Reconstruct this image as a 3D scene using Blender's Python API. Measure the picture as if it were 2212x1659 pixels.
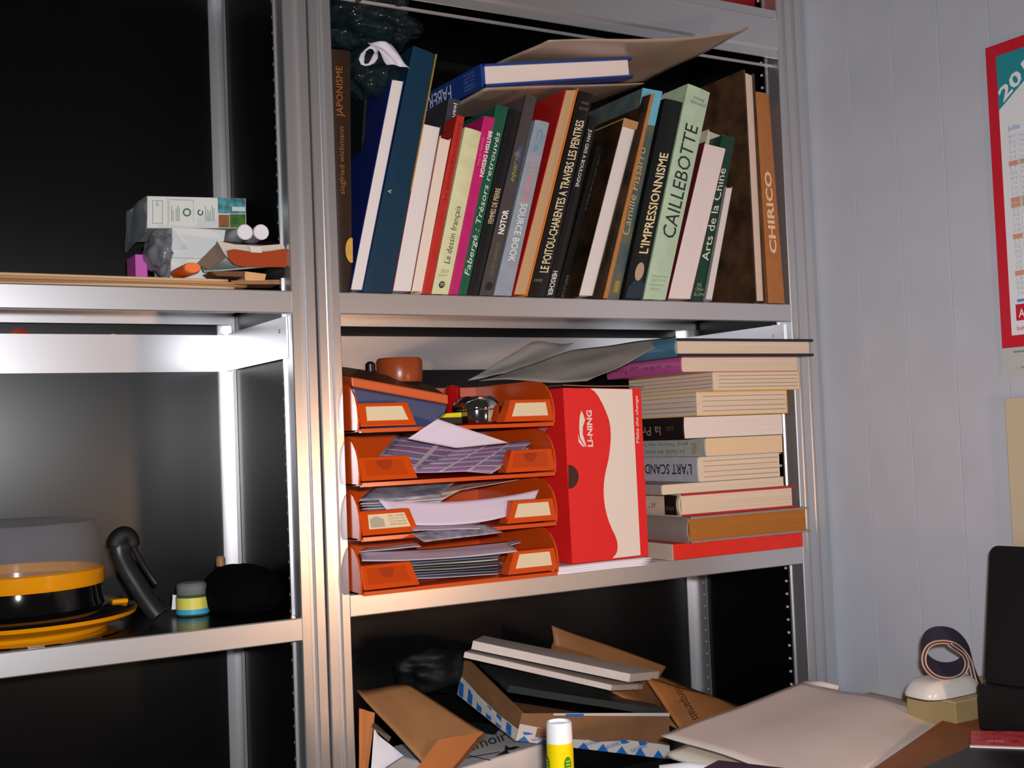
import bpy, math, random
from mathutils import Vector, Matrix, noise
random.seed(7)
for o in list(bpy.data.objects): bpy.data.objects.remove(o, do_unlink=True)
SC = bpy.context.scene
COL = SC.collection

# ------------------------------------------------------------------ camera
FPX = 2600.754
CAM = Vector((-.6074, -1.4891, .2020)); YAW, PIT, ROL = .5267, .0418, -.0396
_f = Vector((math.sin(YAW)*math.cos(PIT), math.cos(YAW)*math.cos(PIT), math.sin(PIT)))
_r = Vector((math.cos(YAW), -math.sin(YAW), 0)); _u = _r.cross(_f)
RI = math.cos(ROL)*_r + math.sin(ROL)*_u; UP = -math.sin(ROL)*_r + math.cos(ROL)*_u; FW = _f
cd = bpy.data.cameras.new('camera'); cam = bpy.data.objects.new('camera', cd); COL.objects.link(cam)
cd.sensor_width = 36; cd.lens = FPX/2212*36; cd.clip_start = .02
cam.matrix_world = Matrix(((RI.x, UP.x, -FW.x, CAM.x), (RI.y, UP.y, -FW.y, CAM.y), (RI.z, UP.z, -FW.z, CAM.z), (0, 0, 0, 1)))
SC.camera = cam
# ------------------------------------------------------------------ light
w = bpy.data.worlds.new('world'); SC.world = w; w.use_nodes = True
w.node_tree.nodes['Background'].inputs[0].default_value = (1, .93, .88, 1)
w.node_tree.nodes['Background'].inputs[1].default_value = .03
def area(name, loc, target, size, power, color):
    l = bpy.data.lights.new(name, 'AREA'); l.shape = 'DISK'; l.size = size; l.energy = power; l.color = color
    o = bpy.data.objects.new(name, l); COL.objects.link(o); o.location = loc
    o.rotation_euler = (Vector(target)-Vector(loc)).to_track_quat('-Z', 'Y').to_euler(); return o
fl = bpy.data.lights.new('camera_flash', 'SPOT'); fl.energy = 78; fl.color = (.965, .97, 1); fl.shadow_soft_size = .018; fl.spot_size = math.radians(98); fl.spot_blend = 1
flo = bpy.data.objects.new('camera_flash', fl); COL.objects.link(flo); flo.location = CAM + UP*.045 + RI*.03 - FW*.01
flo.rotation_euler = (Vector((.36, 0, .16))-flo.location).to_track_quat('-Z', 'Y').to_euler()
area('desk_lamp_light', (.60, -1.45, .02), (.0, .1, .12), .10, 4.2, (1, .58, .34))
SC.view_settings.view_transform = 'Standard'; SC.view_settings.look = 'None'
SC.view_settings.exposure = 0; SC.view_settings.gamma = 1; SC.view_settings.use_curve_mapping = False

# ------------------------------------------------------------------ helpers
def at(x, y, X=None, Y=None, Z=None):
    d = FW + RI*((x-1106)/FPX) - UP*((y-829.5)/FPX)
    if Y is not None: t = (Y-CAM.y)/d.y
    elif X is not None: t = (X-CAM.x)/d.x
    else: t = (Z-CAM.z)/d.z
    return CAM + d*t
def lin(c): return tuple((v/255/12.92 if v <= 10 else ((v/255+.055)/1.055)**2.4) for v in c)
MATS = {}
def mat(key, c, rough=.5, metal=0, gain=1.0, noise_amt=0, nscale=40, stripes=None, c2=None, bump=0, alpha=1, spec=.5, ior=1.45, trans=0, emit=None, uvnoise=None):
    if key in MATS: return MATS[key]
    m = bpy.data.materials.new(key); m.use_nodes = True; MATS[key] = m
    nt = m.node_tree; b = nt.nodes['Principled BSDF']
    col = tuple(min(.92, v*gain) for v in lin(c))
    b.inputs['Base Color'].default_value = (*col, 1)
    b.inputs['Roughness'].default_value = rough; b.inputs['Metallic'].default_value = metal
    b.inputs['Specular IOR Level'].default_value = spec; b.inputs['IOR'].default_value = ior
    b.inputs['Transmission Weight'].default_value = trans; b.inputs['Alpha'].default_value = alpha
    L = nt.links.new
    def N(t): return nt.nodes.new(t)
    if noise_amt or stripes or c2:
        mx = N('ShaderNodeMix'); mx.data_type = 'RGBA'
        tc = N('ShaderNodeTexCoord'); mp = N('ShaderNodeMapping'); no = N('ShaderNodeTexNoise')
        if stripes:
            L(tc.outputs['UV'], mp.inputs[0]); mp.inputs['Scale'].default_value = stripes; no.inputs['Scale'].default_value = 1
        else:
            L(tc.outputs['Object'], mp.inputs[0]); no.inputs['Scale'].default_value = nscale
        L(mp.outputs[0], no.inputs[0]); no.inputs['Detail'].default_value = 4
        k = noise_amt or .3
        second = tuple(min(.92, v*gain) for v in lin(c2)) if c2 else tuple(v*(1-k) for v in col)
        mx.inputs[6].default_value = (*col, 1); mx.inputs[7].default_value = (*second, 1)
        rm = N('ShaderNodeMapRange'); rm.inputs[1].default_value = .35; rm.inputs[2].default_value = .65
        L(no.outputs[0], rm.inputs[0]); L(rm.outputs[0], mx.inputs[0]); L(mx.outputs[2], b.inputs['Base Color'])
        if bump:
            bp = N('ShaderNodeBump'); bp.inputs['Strength'].default_value = bump; bp.inputs['Distance'].default_value = .002
            L(no.outputs[0], bp.inputs['Height']); L(bp.outputs[0], b.inputs['Normal'])
    return m

class G:
    def __init__(s): s.v = []; s.f = []; s.uv = []
    def face(s, pts, uv=None):
        n = len(s.v); s.v += [tuple(p) for p in pts]; s.f.append(list(range(n, n+len(pts))))
        s.uv.append(uv or [((0, 0), (1, 0), (1, 1), (0, 1))[i % 4] for i in range(len(pts))])
        return s
    def hexa(s, p):           # front BL BR TR TL, back BL BR TR TL
        a, b, c, d, e, f, g, h = p
        for q in ((a, b, c, d), (f, e, h, g), (e, a, d, h), (b, f, g, c), (d, c, g, h), (e, f, b, a)): s.face(q)
        return s
    def box(s, x0, x1, y0, y1, z0, z1):
        V = Vector
        return s.hexa([V((x0, y0, z0)), V((x1, y0, z0)), V((x1, y0, z1)), V((x0, y0, z1)), V((x0, y1, z0)), V((x1, y1, z0)), V((x1, y1, z1)), V((x0, y1, z1))])
    def prism(s, poly, d, uvflat=False):   # poly: list of points, d: extrusion vector (pointing away from viewer)
        d = Vector(d); P = [Vector(p) for p in poly]; n = len(P)
        s.face(P); s.face([p+d for p in reversed(P)])
        for i in range(n): s.face([P[i], P[i]+d, P[(i+1) % n]+d, P[(i+1) % n]])
        return s
    def grid(s, fn, nu, nv, thick=0, closed=False):
        P = [[Vector(fn(i/nu, j/nv)) for j in range(nv+1)] for i in range(nu+1)]
        base = len(s.v)
        s.v += [tuple(p) for r in P for p in r]; W = nv+1
        def uvq(i, j): return [(i/nu, j/nv), ((i+1)/nu, j/nv), ((i+1)/nu, (j+1)/nv), (i/nu, (j+1)/nv)]
        for i in range(nu):
            for j in range(nv):
                s.f.append([base+i*W+j, base+(i+1)*W+j, base+(i+1)*W+j+1, base+i*W+j+1]); s.uv.append(uvq(i, j))
        if thick:
            b2 = len(s.v)
            for i in range(nu+1):
                for j in range(nv+1):
                    du = P[min(i+1, nu)][j]-P[max(i-1, 0)][j]; dv = P[i][min(j+1, nv)]-P[i][max(j-1, 0)]
                    n = du.cross(dv)
                    n = n.normalized() if n.length > 1e-9 else Vector((0, 0, 1))
                    s.v.append(tuple(P[i][j]-n*thick))
            for i in range(nu):
                for j in range(nv):
                    s.f.append([b2+i*W+j+1, b2+(i+1)*W+j+1, b2+(i+1)*W+j, b2+i*W+j]); s.uv.append(uvq(i, j))
            q = ((0, 0), (1, 0), (1, 1), (0, 1))
            for i in range(nu):
                for j in (0, nv):
                    a, b = i*W+j, (i+1)*W+j
                    if j: a, b = b, a
                    s.f.append([base+b, base+a, b2+a, b2+b]); s.uv.append(list(q))
            for j in range(nv):
                for i in (0, nu):
                    a, b = i*W+j, i*W+j+1
                    if i == 0: a, b = b, a
                    s.f.append([base+b, base+a, b2+a, b2+b]); s.uv.append(list(q))
        return s
    def lathe(s, prof, c, n=32, axis='z', tilt=None):
        c = Vector(c); rows = []
        M = tilt or Matrix.Identity(3)
        for r, h in prof:
            row = []
            for k in range(n):
                a = 2*math.pi*k/n
                p = Vector((r*math.cos(a), r*math.sin(a), h)) if axis == 'z' else Vector((r*math.cos(a), h, r*math.sin(a)))
                row.append(c + M @ p)
            rows.append(row)
        base = len(s.v); s.v += [tuple(p) for r in rows for p in r]
        for i in range(len(rows)-1):
            for k in range(n):
                k2 = (k+1) % n
                q = [base+i*n+k, base+i*n+k2, base+(i+1)*n+k2, base+(i+1)*n+k]
                if axis != 'z': q.reverse()
                s.f.append(q); s.uv.append([(k/n, i), ((k+1)/n, i), ((k+1)/n, i+1), (k/n, i+1)])
        return s
    def tube(s, pts, r, n=10, flat=1.0, up=Vector((0, -1, 0)), caps=True):
        pts = [Vector(p) for p in pts]; base = len(s.v); m = len(pts)
        for i, p in enumerate(pts):
            t = (pts[min(i+1, m-1)]-pts[max(i-1, 0)]).normalized()
            a = t.cross(up).normalized(); b = a.cross(t).normalized()
            rr = r[i] if isinstance(r, (list, tuple)) else r
            for k in range(n):
                th = 2*math.pi*k/n
                s.v.append(tuple(p + a*rr*math.cos(th) + b*rr*flat*math.sin(th)))
        for i in range(m-1):
            for k in range(n):
                k2 = (k+1) % n
                s.f.append([base+i*n+k, base+i*n+k2, base+(i+1)*n+k2, base+(i+1)*n+k]); s.uv.append([(0, 0), (1, 0), (1, 1), (0, 1)])
        if caps:
            s.f.append([base+k for k in reversed(range(n))]); s.uv.append([(0, 0)]*n)
            s.f.append([base+(m-1)*n+k for k in range(n)]); s.uv.append([(0, 0)]*n)
        return s

def obj(name, g, m, parent=None, smooth=False, bevel=0, off=None):
    me = bpy.data.meshes.new(name)
    o0 = Vector(off) if off else (parent['_o'] if parent and '_o' in parent else None)
    o0 = Vector(o0) if o0 is not None else Vector((0, 0, 0))
    me.from_pydata([tuple(Vector(v)-o0) for v in g.v], [], g.f)
    uv = me.uv_layers.new(name='UVMap')
    k = 0
    for f in g.uv:
        for c in f: uv.data[k].uv = c; k += 1
    me.materials.append(m)
    if smooth:
        for p in me.polygons: p.use_smooth = True
    me.update()
    if smooth and smooth != 'all':
        try: me.set_sharp_from_angle(angle=math.radians(40))
        except Exception: pass
    o = bpy.data.objects.new(name, me); COL.objects.link(o)
    if parent:
        o.parent = parent; o['_o'] = tuple(o0)
    else:
        o.location = o0
    if bevel:
        wd = bpy.data.meshes; import bmesh
        bm = bmesh.new(); bm.from_mesh(me); bmesh.ops.remove_doubles(bm, verts=bm.verts, dist=1e-6); bm.to_mesh(me); bm.free()
        md = o.modifiers.new('bevel', 'BEVEL'); md.width = bevel; md.segments = 2; md.limit_method = 'ANGLE'
    return o
def tag(o, label, cat=None, group=None):
    o['label'] = label
    if cat: o['category'] = cat
    if group: o['group'] = group
    return o
def thing(name, label, cat, loc, group=None):
    o = bpy.data.objects.new(name, None); COL.objects.link(o); o.location = loc; o.empty_display_size = .02
    o['_o'] = tuple(loc); return tag(o, label, cat, group)
def solo(name, label, cat, g, m, group=None, smooth=False, bevel=0):
    n = len(g.v); c = Vector((sum(v[0] for v in g.v)/n, sum(v[1] for v in g.v)/n, min(v[2] for v in g.v)))
    return tag(obj(name, g, m, None, smooth, bevel, off=c), label, cat, group)

TXT = {}
def glyphs(s, bold, shear):
    k = (s, bold, shear)
    if k not in TXT:
        cu = bpy.data.curves.new('t', 'FONT'); cu.body = s; cu.offset = bold; cu.shear = shear; cu.resolution_u = 2
        o = bpy.data.objects.new('t', cu); COL.objects.link(o)
        bpy.context.view_layer.update()
        me = bpy.data.meshes.new_from_object(o)
        vs = [v.co.copy() for v in me.vertices]; fs = [list(p.vertices) for p in me.polygons]
        bpy.data.objects.remove(o); bpy.data.curves.remove(cu); bpy.data.meshes.remove(me)
        x0 = min(v.x for v in vs); x1 = max(v.x for v in vs); y0 = min(v.y for v in vs); y1 = max(v.y for v in vs)
        TXT[k] = ([((v.x-x0)/(x1-x0), (v.y-y0)/(y1-y0)) for v in vs], fs)
    return TXT[k]
def text(parent, s, o, xe, ye, m, bold=0, shear=0, name='title', lift=.0004):
    o, xe, ye = Vector(o), Vector(xe), Vector(ye); dx, dy = xe-o, ye-o; n = dx.cross(dy).normalized()*lift
    vs, fs = glyphs(s, bold, shear); g = G()
    g.v = [tuple(o+dx*a+dy*b+n) for a, b in vs]; g.f = fs; g.uv = [[(0, 0)]*len(f) for f in fs]
    return obj(name, g, m, parent)

def sheet(corners, bend=0, wav=0, thick=.0005, nu=14, nv=10, seed=0, axis='u', nrm=None, g=None):
    """corners TL,TR,BR,BL world points -> thin bent paper"""
    A, B, Cc, D = [Vector(c) for c in corners]
    n = Vector(nrm) if nrm else (D-A).cross(B-A).normalized()
    def fn(u, v):
        p = (A*(1-u)+B*u)*(1-v) + (D*(1-u)+Cc*u)*v
        t = u if axis == 'u' else v
        q = noise.noise(Vector((u*2.3+seed, v*2.1-seed, seed*1.7)))
        return p + n*(bend*4*t*(1-t) + wav*q)
    g = g or G()
    return g.grid(lambda u, v: fn(u, 1-v), nu, nv, thick)

def smoothp(P, it=2):
    for _ in range(it):
        Q2 = [P[0]]
        for a, b in zip(P, P[1:]): Q2 += [a*.75+b*.25, a*.25+b*.75]
        P = Q2+[P[-1]]
    return P

# ------------------------------------------------------------------ materials
SILVER = mat('brushed_silver_metal', (222, 221, 224), .32, .76)
SILVER2 = mat('silver_post_metal', (218, 216, 218), .32, .82)
BLACKP = mat('black_gloss_panel', (6, 6, 7), .27, 0, spec=.62, ior=1.5)
_b = BLACKP.node_tree.nodes['Principled BSDF']; _t = BLACKP.node_tree.nodes.new('ShaderNodeTangent'); _t.direction_type = 'UV_MAP'; _t.uv_map = 'UVMap'
_b.inputs['Anisotropic'].default_value = .55; BLACKP.node_tree.links.new(_t.outputs[0], _b.inputs['Tangent'])      # vertically brushed sheet
SIDEP = mat('black_side_panel', (8, 8, 9), .38, 0, spec=.22)
DARKIN = mat('dark_reflection_top', (16, 15, 16), .25, 0)  # dark reflection of the back panel put into the shelf-top colour
WALL = mat('painted_grey_plank', (200, 203, 212), .55, 0, noise_amt=.06, nscale=9)
SLOT = mat('light_through_slot', (235, 228, 215), .5, 0)  # pale colour stands in for lit surfaces showing through the post holes
PAGE = mat('page_edge_cream', (226, 208, 190), .8, gain=1.15, noise_amt=.22, stripes=(45, .6, 1))
PAGEW = mat('page_edge_white', (228, 218, 214), .8, gain=1.15, noise_amt=.2, stripes=(40, .5, 1))
PAGET = mat('page_edge_tan', (196, 160, 118), .8, gain=1.15, noise_amt=.25, stripes=(50, .6, 1))
PAGEH = mat('page_edge_cream_flat', (228, 206, 182), .8, gain=1.15, noise_amt=.22, stripes=(.6, 40, 1))
PAGEHW = mat('page_edge_white_flat', (232, 214, 206), .8, gain=1.15, noise_amt=.1, stripes=(.6, 30, 1))
PAGEBR = mat('page_edge_brown_flat', (176, 110, 40), .8, gain=1.1, noise_amt=.2, stripes=(.6, 40, 1))
PAPER = mat('white_paper', (225, 220, 226), .75, gain=1.15)
KRAFT = mat('kraft_paper', (178, 128, 86), .75, noise_amt=.15, nscale=25)
def cov(r, g, b, rough=.35, gain=1.25): return mat('cover_%d_%d_%d' % (r, g, b), (r, g, b), rough, gain=gain, noise_amt=.1, nscale=60)
def ink(r, g, b): return mat('ink_%d_%d_%d' % (r, g, b), (r, g, b), .5, gain=1.2)

# ------------------------------------------------------------------ setting
FLOOR = -1.15
def struct(name, g, m, label=None, parent=None):
    o = obj(name, g, m, parent)
    if not parent: o['kind'] = 'structure'
    return o
struct('floor', G().box(-2.2, .90, -2.6, .36, FLOOR-.04, FLOOR), mat('floor_wood', (110, 86, 66), .5, noise_amt=.3, nscale=6))
struct('wall_back', G().box(-2.2, .90, .345, .375, FLOOR, 1.5), mat('back_wall_paint', (150, 146, 142), .7))
WX = .862
wr = struct('wall_right', G().box(WX+.006, WX+.03, -1.6, .345, FLOOR, 1.5), mat('plank_gap', (96, 84, 88), .8))
ye = .2645
pl = None
for i in range(20):
    g = G(); y1 = ye - .0901*i; y0 = y1-.0889
    if pl is None:
        b = .0004
        prof = [(0, 0), (-.0055, 0), (-.006, b), (-.006, .0889-b), (-.0055, .0889), (0, .0889)]
        g.prism([(WX+.006+a, y, FLOOR) for a, y in prof], (0, 0, 1.5-FLOOR)); pl = obj('plank', g, WALL, wr, off=(WX+.006, 0, FLOOR))
        pl.location = (WX+.006, y0, FLOOR)
    else:
        o = pl.copy(); COL.objects.link(o); o.parent = wr; o.location = (WX+.006, y0, FLOOR)

# ------------------------------------------------------------------ shelving units
def post_profile(w, grooves, s, x0):
    """front post cross-section; x0 inner edge, s=+1 grows to +X"""
    p = [(0, .0015), (.0012, 0)]
    for c in grooves: p += [(c-.0042, 0), (c-.0022, .0038), (c+.0018, .0038), (c+.0034, -.0006), (c+.0046, 0)]
    p += [(w-.0012, 0), (w, .0015), (w, .012), (0, .012)]
    q = [(x0+s*a, b) for a, b in p]
    return q if s > 0 else q[::-1]
ZT = 1.30
def unit(name, label, xa, xb, wl, wr_, gl, gr, shelves, braces):
    """xa..xb opening"""
    t = thing(name, label, 'shelving unit', ((xa+xb)/2, .15, FLOOR), 'metal shelving units')
    for x0, s, w, gro in ((xa, -1, wl, gl), (xb, 1, wr_, gr)):
        g = G(); g.prism([(a, b, FLOOR) for a, b in post_profile(w, gro, s, x0)], (0, 0, ZT-FLOOR))
        g.box(min(x0, x0+s*.0015), max(x0, x0+s*.0015), .012, .030, FLOOR, ZT)
        bx = sorted((x0-s*.0022, x0+s*.0015)); g.box(bx[0], bx[1], .030, .0335, FLOOR, ZT)
        obj('post', g, SILVER2, t, smooth=True)
        g = G()                                           # rear corner post: L section
        bx = sorted((x0-s*.0105, x0+s*.003)); g.box(bx[0], bx[1], .297, .300, FLOOR, ZT)
        bx = sorted((x0+s*.002, x0+s*.0035)); g.box(bx[0], bx[1], .258, .297, FLOOR, ZT)
        bx = sorted((x0-s*.001, x0+s*.0035)); g.box(bx[0], bx[1], .2555, .258, FLOOR, ZT)
        obj('rear_post', g, SILVER2, t)
        bx = sorted((x0+s*.0040, x0+s*.0060))
        obj('side_panel', G().box(bx[0], bx[1], .034, .300, FLOOR, ZT), SIDEP, t)
        g = G(); z = -.75
        while z < ZT-.02:
            for yy in (.046, .264):
                bx = sorted((x0+s*.0018, x0+s*.0045)); h = .0018 if yy < .1 else .0014
                g.box(bx[0]-(0 if s > 0 else 0), bx[1], yy-h, yy+h, z-h, z+h)
            z += .0215
        so = obj('slot_row', g, SLOT, t); so['kind'] = 'stuff'
    obj('back_panel', G().box(xa-.004, xb+.004, .3005, .303, FLOOR, ZT), BLACKP, t)
    for z, lip0, lip1, top in shelves:
        g = G().box(xa+.002, xb-.002, .0042, .252, z-.0015, z)
        s = obj('shelf', g, SILVER if top else DARKIN, t)
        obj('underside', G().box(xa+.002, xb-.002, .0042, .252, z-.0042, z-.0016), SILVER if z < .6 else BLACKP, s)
        g = G()
        if lip1-lip0 < .05:
            e = .0014
            poly = [(0, lip0+e), (e, lip0), (.004, lip0), (.004, lip1), (e, lip1), (0, lip1-e)]
        else:
            h = lip1-lip0
            poly = [(.001, lip0), (.004, lip0), (.004, lip1), (.001, lip1), (.0, lip1-.013), (.0035, lip1-.0145), (.0035, lip1-.016), (-.001, lip1-.018), (-.001, lip0+.018), (.0025, lip0+.014)]
        g.prism([(xa, a, b) for a, b in poly][::-1], (xb-xa, 0, 0))
        obj('lip', g, SILVER, s)
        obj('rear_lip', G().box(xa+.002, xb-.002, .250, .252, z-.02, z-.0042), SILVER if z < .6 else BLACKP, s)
        if lip1-lip0 > .05:
            obj('inner_flange', G().box(xa, xb, .018, .0205, lip0-.010, lip0-.0055), SILVER, s)
    for z0, z1 in braces:
        obj('beam', G().box(xa, xb, .2935, .296, z0, z1), SILVER, t)
        for x0, s in ((xa, 1), (xb, -1)):
            bx = sorted((x0+s*.0005, x0+s*.0025))
            g = G().box(bx[0], bx[1], .016, .2935, z0, z1)
            b = obj('side_brace', g, SILVER, t)
            r = G().lathe([(0, 0), (.0028, 0), (.0028, .001), (0, .001)], (0, 0, 0), 10)
            r.v = [(x0+s*(.0025+v[2]), .045+v[0], (z0+z1)/2+.01+v[1]) for v in r.v]
            obj('rivet', r, SILVER2, b)
    return t
unit('shelving_unit', 'silver metal shelving unit holding the upright books and orange trays', 0, .80, .0315, .056, (.0155,), (.014, .036),
     [(.84, .8135, .8950, True), (.40, .3704, .40, True), (0, -.0296, 0, True), (-.36, -.39, -.36, True)], [(.3135, .3685), (.76+.0, .8)][:1])
unit('shelving_unit', 'silver metal shelving unit with black panels on the left, holding the cake box', -.868, -.068, .032, .0335, (.0155,), (.0165,),
     [(.97, .94, .97, False), (.40, .3704, .40, True), (-.0227, -.0522, -.0227, False), (-.45, -.48, -.45, False)], [(.3135, .3685)])

# ------------------------------------------------------------------ upright books
ZB = .4006
def quadW(px, Y0, zs):
    bl, br, tr, tl = [at(x, y, Y=Y0) for x, y in px]
    def snap(b, t):
        k = (zs-b.z)/(t.z-b.z); return b+(t-b)*k
    if zs is not None: bl, br = snap(bl, tl), snap(br, tr)
    d = (br-bl).normalized()*.0003
    return bl+d, br-d, tr-d, tl+d
def book(label, px, Y0, depth, kind, cover, pages=None, texts=(), zs=ZB, board=.0024, group='upright art books', bulge=.0015, cover_left=None, pinset=.003, extra=None, name='book'):
    bl, br, tr, tl = quadW(px, Y0, zs)
    def P(u, v, y=Y0):
        p = (bl*(1-u)+br*u)*(1-v)+(tl*(1-u)+tr*u)*v; return Vector((p.x, y, p.z))
    th = (br-bl).length; h = (tl-bl).length; c = min(.3, board/th); iv = min(.05, pinset/h)
    t = thing(name, label, 'book', ((bl.x+br.x)/2, Y0+depth/2, min(bl.z, br.z)), group)
    pages = pages or PAGEW
    def slab(g, u0, u1, v0, v1, y0, y1):
        g.hexa([P(u0, v0, y0), P(u1, v0, y0), P(u1, v1, y0), P(u0, v1, y0), P(u0, v0, y1), P(u1, v0, y1), P(u1, v1, y1), P(u0, v1, y1)])
    Y1 = Y0+depth
    if kind == 'spine':
        g = G(); n = 6
        slab(g, 0, c, 0, 1, Y0+bulge+.0005, Y1) if not cover_left else None
        slab(g, 1-c, 1, 0, 1, Y0+bulge+.0005, Y1)
        if cover_left:
            gl = G(); slab(gl, 0, c, 0, 1, Y0+bulge+.0005, Y1); obj('front_board', gl, cover_left, t)
        def yy(u): return Y0+bulge*(2*u-1)**2
        for i in range(n):
            u0, u1 = i/n, (i+1)/n
            a, b = yy(u0), yy(u1)
            g.hexa([P(u0, 0, a), P(u1, 0, b), P(u1, 1, b), P(u0, 1, a), P(u0, 0, a+.0022), P(u1, 0, b+.0022), P(u1, 1, b+.0022), P(u0, 1, a+.0022)])
            for k in range(6): pass
        obj('cover', g, cover, t)
        g = G(); slab(g, c, 1-c, iv, 1-iv, Y0+.004+bulge, Y1-.003); obj('pages', g, pages, t)
    else:
        g = G()
        if cover_left:
            gl = G(); slab(gl, 0, c, 0, 1, Y0, Y1); obj('front_board', gl, cover_left, t)
        else: slab(g, 0, c, 0, 1, Y0, Y1)
        slab(g, 1-c, 1, 0, 1, Y0, Y1); slab(g, c, 1-c, 0, 1, Y1-.0024, Y1)
        obj('cover', g, cover, t)
        g = G(); slab(g, c, 1-c, iv, 1-iv, Y0+(.003 if board > .0015 else .0003), Y1-.0026); obj('pages', g, pages, t)
    for tx in texts:
        s, v0, v1, u0, u1, m, dr = tx[:7]; kw = tx[7] if len(tx) > 7 else {}
        yy_ = Y0-.0001
        if dr == 'up': text(t, s, P(u1, v0, yy_), P(u1, v1, yy_), P(u0, v0, yy_), m, **kw)
        elif dr == 'down': text(t, s, P(u0, v1, yy_), P(u0, v0, yy_), P(u1, v1, yy_), m, **kw)
        else: text(t, s, P(u0, v0, yy_), P(u1, v0, yy_), P(u0, v1, yy_), m, **kw)
    if extra: extra(t, P)
    return t
def disc(P, uc, vc, ru, rv, y, n=24, half=None):
    g = G(); pts = []
    for k in range(n):
        a = 2*math.pi*k/n; pts.append(P(min(1, uc+ru*math.cos(a)), vc+rv*math.sin(a), y))
    return g.face(pts)
DKBR = mat('dark_painting_cover', (58, 38, 26), .22, gain=1.2, c2=(24, 20, 14), nscale=22)
DKBR2 = mat('brown_painting_cover', (88, 60, 40), .3, gain=1.2, c2=(52, 38, 26), nscale=28)
PISS = mat('blue_painting_spine', (62, 84, 90), .35, gain=1.2, c2=(96, 98, 84), nscale=32)
GOLD = ink(214, 186, 120); WHT = ink(232, 226, 220); CREAM = ink(228, 205, 160); BLK = ink(30, 28, 26)

def japon(t, P): obj('cover_picture', disc(P, .92, .17, .42, .052, .0034-.0045, 20), cov(196, 150, 70), t)
book('dark brown art book with orange lettering against the middle post', [(731, 622), (762, 625), (757, 110), (716, 105)], .001, .23, 'spine', cov(46, 32, 22), PAGEW,
     [('siegfried wichmann', .40, .68, .22, .66, ink(140, 84, 40), 'up'), ('JAPONISME', .72, .93, .16, .66, ink(150, 88, 40), 'up')], extra=japon)
book('thin black book leaning between the brown book and the blue-covered book', [(763, 625), (772, 625), (800, 165), (790, 162)], .06, .17, 'spine', cov(22, 24, 26), PAGEW)
book('white-paged book with dark blue cover leaning left of the navy book', [(756, 625), (784, 626), (874, 172), (846, 168)], -.002, .22, 'pages', cov(26, 36, 96), PAGEW, board=.0012)
book('thick navy blue spine with gold edge line, tall and leaning', [(785, 626), (848, 628), (943, 118), (893, 98)], -.004, .23, 'spine', cov(20, 50, 72), PAGEW,
     [('A', .395, .41, .14, .28, GOLD, 'up')], extra=lambda t, P: obj('gilt_line', G().hexa([P(a, b, y) for y in (-.0065, -.002) for a, b in ((.965, .42), (1.0, .42), (1.0, 1), (.965, 1))]), cov(176, 136, 60), t))
def split(t, P):
    obj('page_divider', G().hexa([P(a, b, y) for y in (-.0003, .002) for a, b in ((.54, .01), (.57, .01), (.57, .985), (.54, .985))]), cov(92, 92, 120), t)
book('white page block with thin dark red cover beside the navy book', [(847, 628), (889, 630), (953, 272), (914, 263)], -.001, .22, 'pages', cov(120, 40, 34), PAGEW, board=.0012, extra=split)
book('smooth cream paperback pages right of the dark red cover', [(889, 630), (911, 632), (974, 300), (951, 293)], -.002, .2, 'pages', cov(222, 206, 190), mat('cream_flat', (224, 204, 188), .8, gain=1.15), board=.0008)
book('dark grey spine with small white name rising behind the cream pages', [(903, 632), (925, 632), (995, 216), (970, 211)], .035, .2, 'spine', cov(60, 58, 66), PAGEW,
     [('jeanne ueel', .77, .98, .42, .85, WHT, 'down')])
book('thin red book with dark faded lettering beside the pale green spine', [(911, 632), (933, 633), (1005, 253), (988, 248)], -.001, .22, 'spine', cov(178, 44, 34), PAGEW,
     [('La peinture au Louvre', .52, .96, .3, .75, ink(104, 30, 24), 'up')])
def emb(t, P):
    obj('emblem', disc(P, .47, .055, .17, .021, -.0025, 20), BLK, t)
    text(t, 'm', P(.38, .045, -.0026), P(.56, .045, -.0026), P(.38, .066, -.0026), cov(206, 204, 160), name='emblem_letter')
book('pale yellow-green spine titled Le dessin français', [(933, 633), (970, 634), (1041, 285), (1005, 274)], -.002, .22, 'spine', cov(206, 204, 160), PAGEW,
     [('Le dessin fran\u00e7ais', .18, .53, .32, .76, ink(52, 50, 40), 'up', {'shear': .2}), ('bon', .125, .155, .3, .72, ink(140, 138, 108), 'x'), ('pantin', .10, .12, .2, .7, ink(140, 138, 108), 'x')], extra=emb)
book('magenta spine with white BRITISH DESIGN lettering', [(970, 634), (991, 635), (1071, 255), (1046, 250)], -.001, .22, 'spine', cov(182, 34, 100), PAGEW,
     [('BRITISH DESIGN', .66, .92, .62, .98, WHT, 'down', {'bold': .02}), ('Quality to live', .72, .88, .15, .42, ink(214, 120, 150), 'down')])
book('dark green spine with large italic title about found treasures', [(991, 635), (1010, 636), (1100, 232), (1072, 226)], .0, .23, 'spine', cov(28, 84, 62), PAGEW,
     [('Faberg\u00e9 : Tr\u00e9sors retrouv\u00e9s', .10, .86, .12, .88, ink(214, 214, 200), 'up', {'shear': .25})])
book('black spine with small cream title FEMMES DE PIERRE', [(1011, 636), (1036, 637), (1127, 240), (1101, 234)], .002, .22, 'spine', cov(26, 24, 26), PAGEW,
     [('FEMMES DE PIERRE', .38, .57, .30, .74, CREAM, 'up')])
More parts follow.
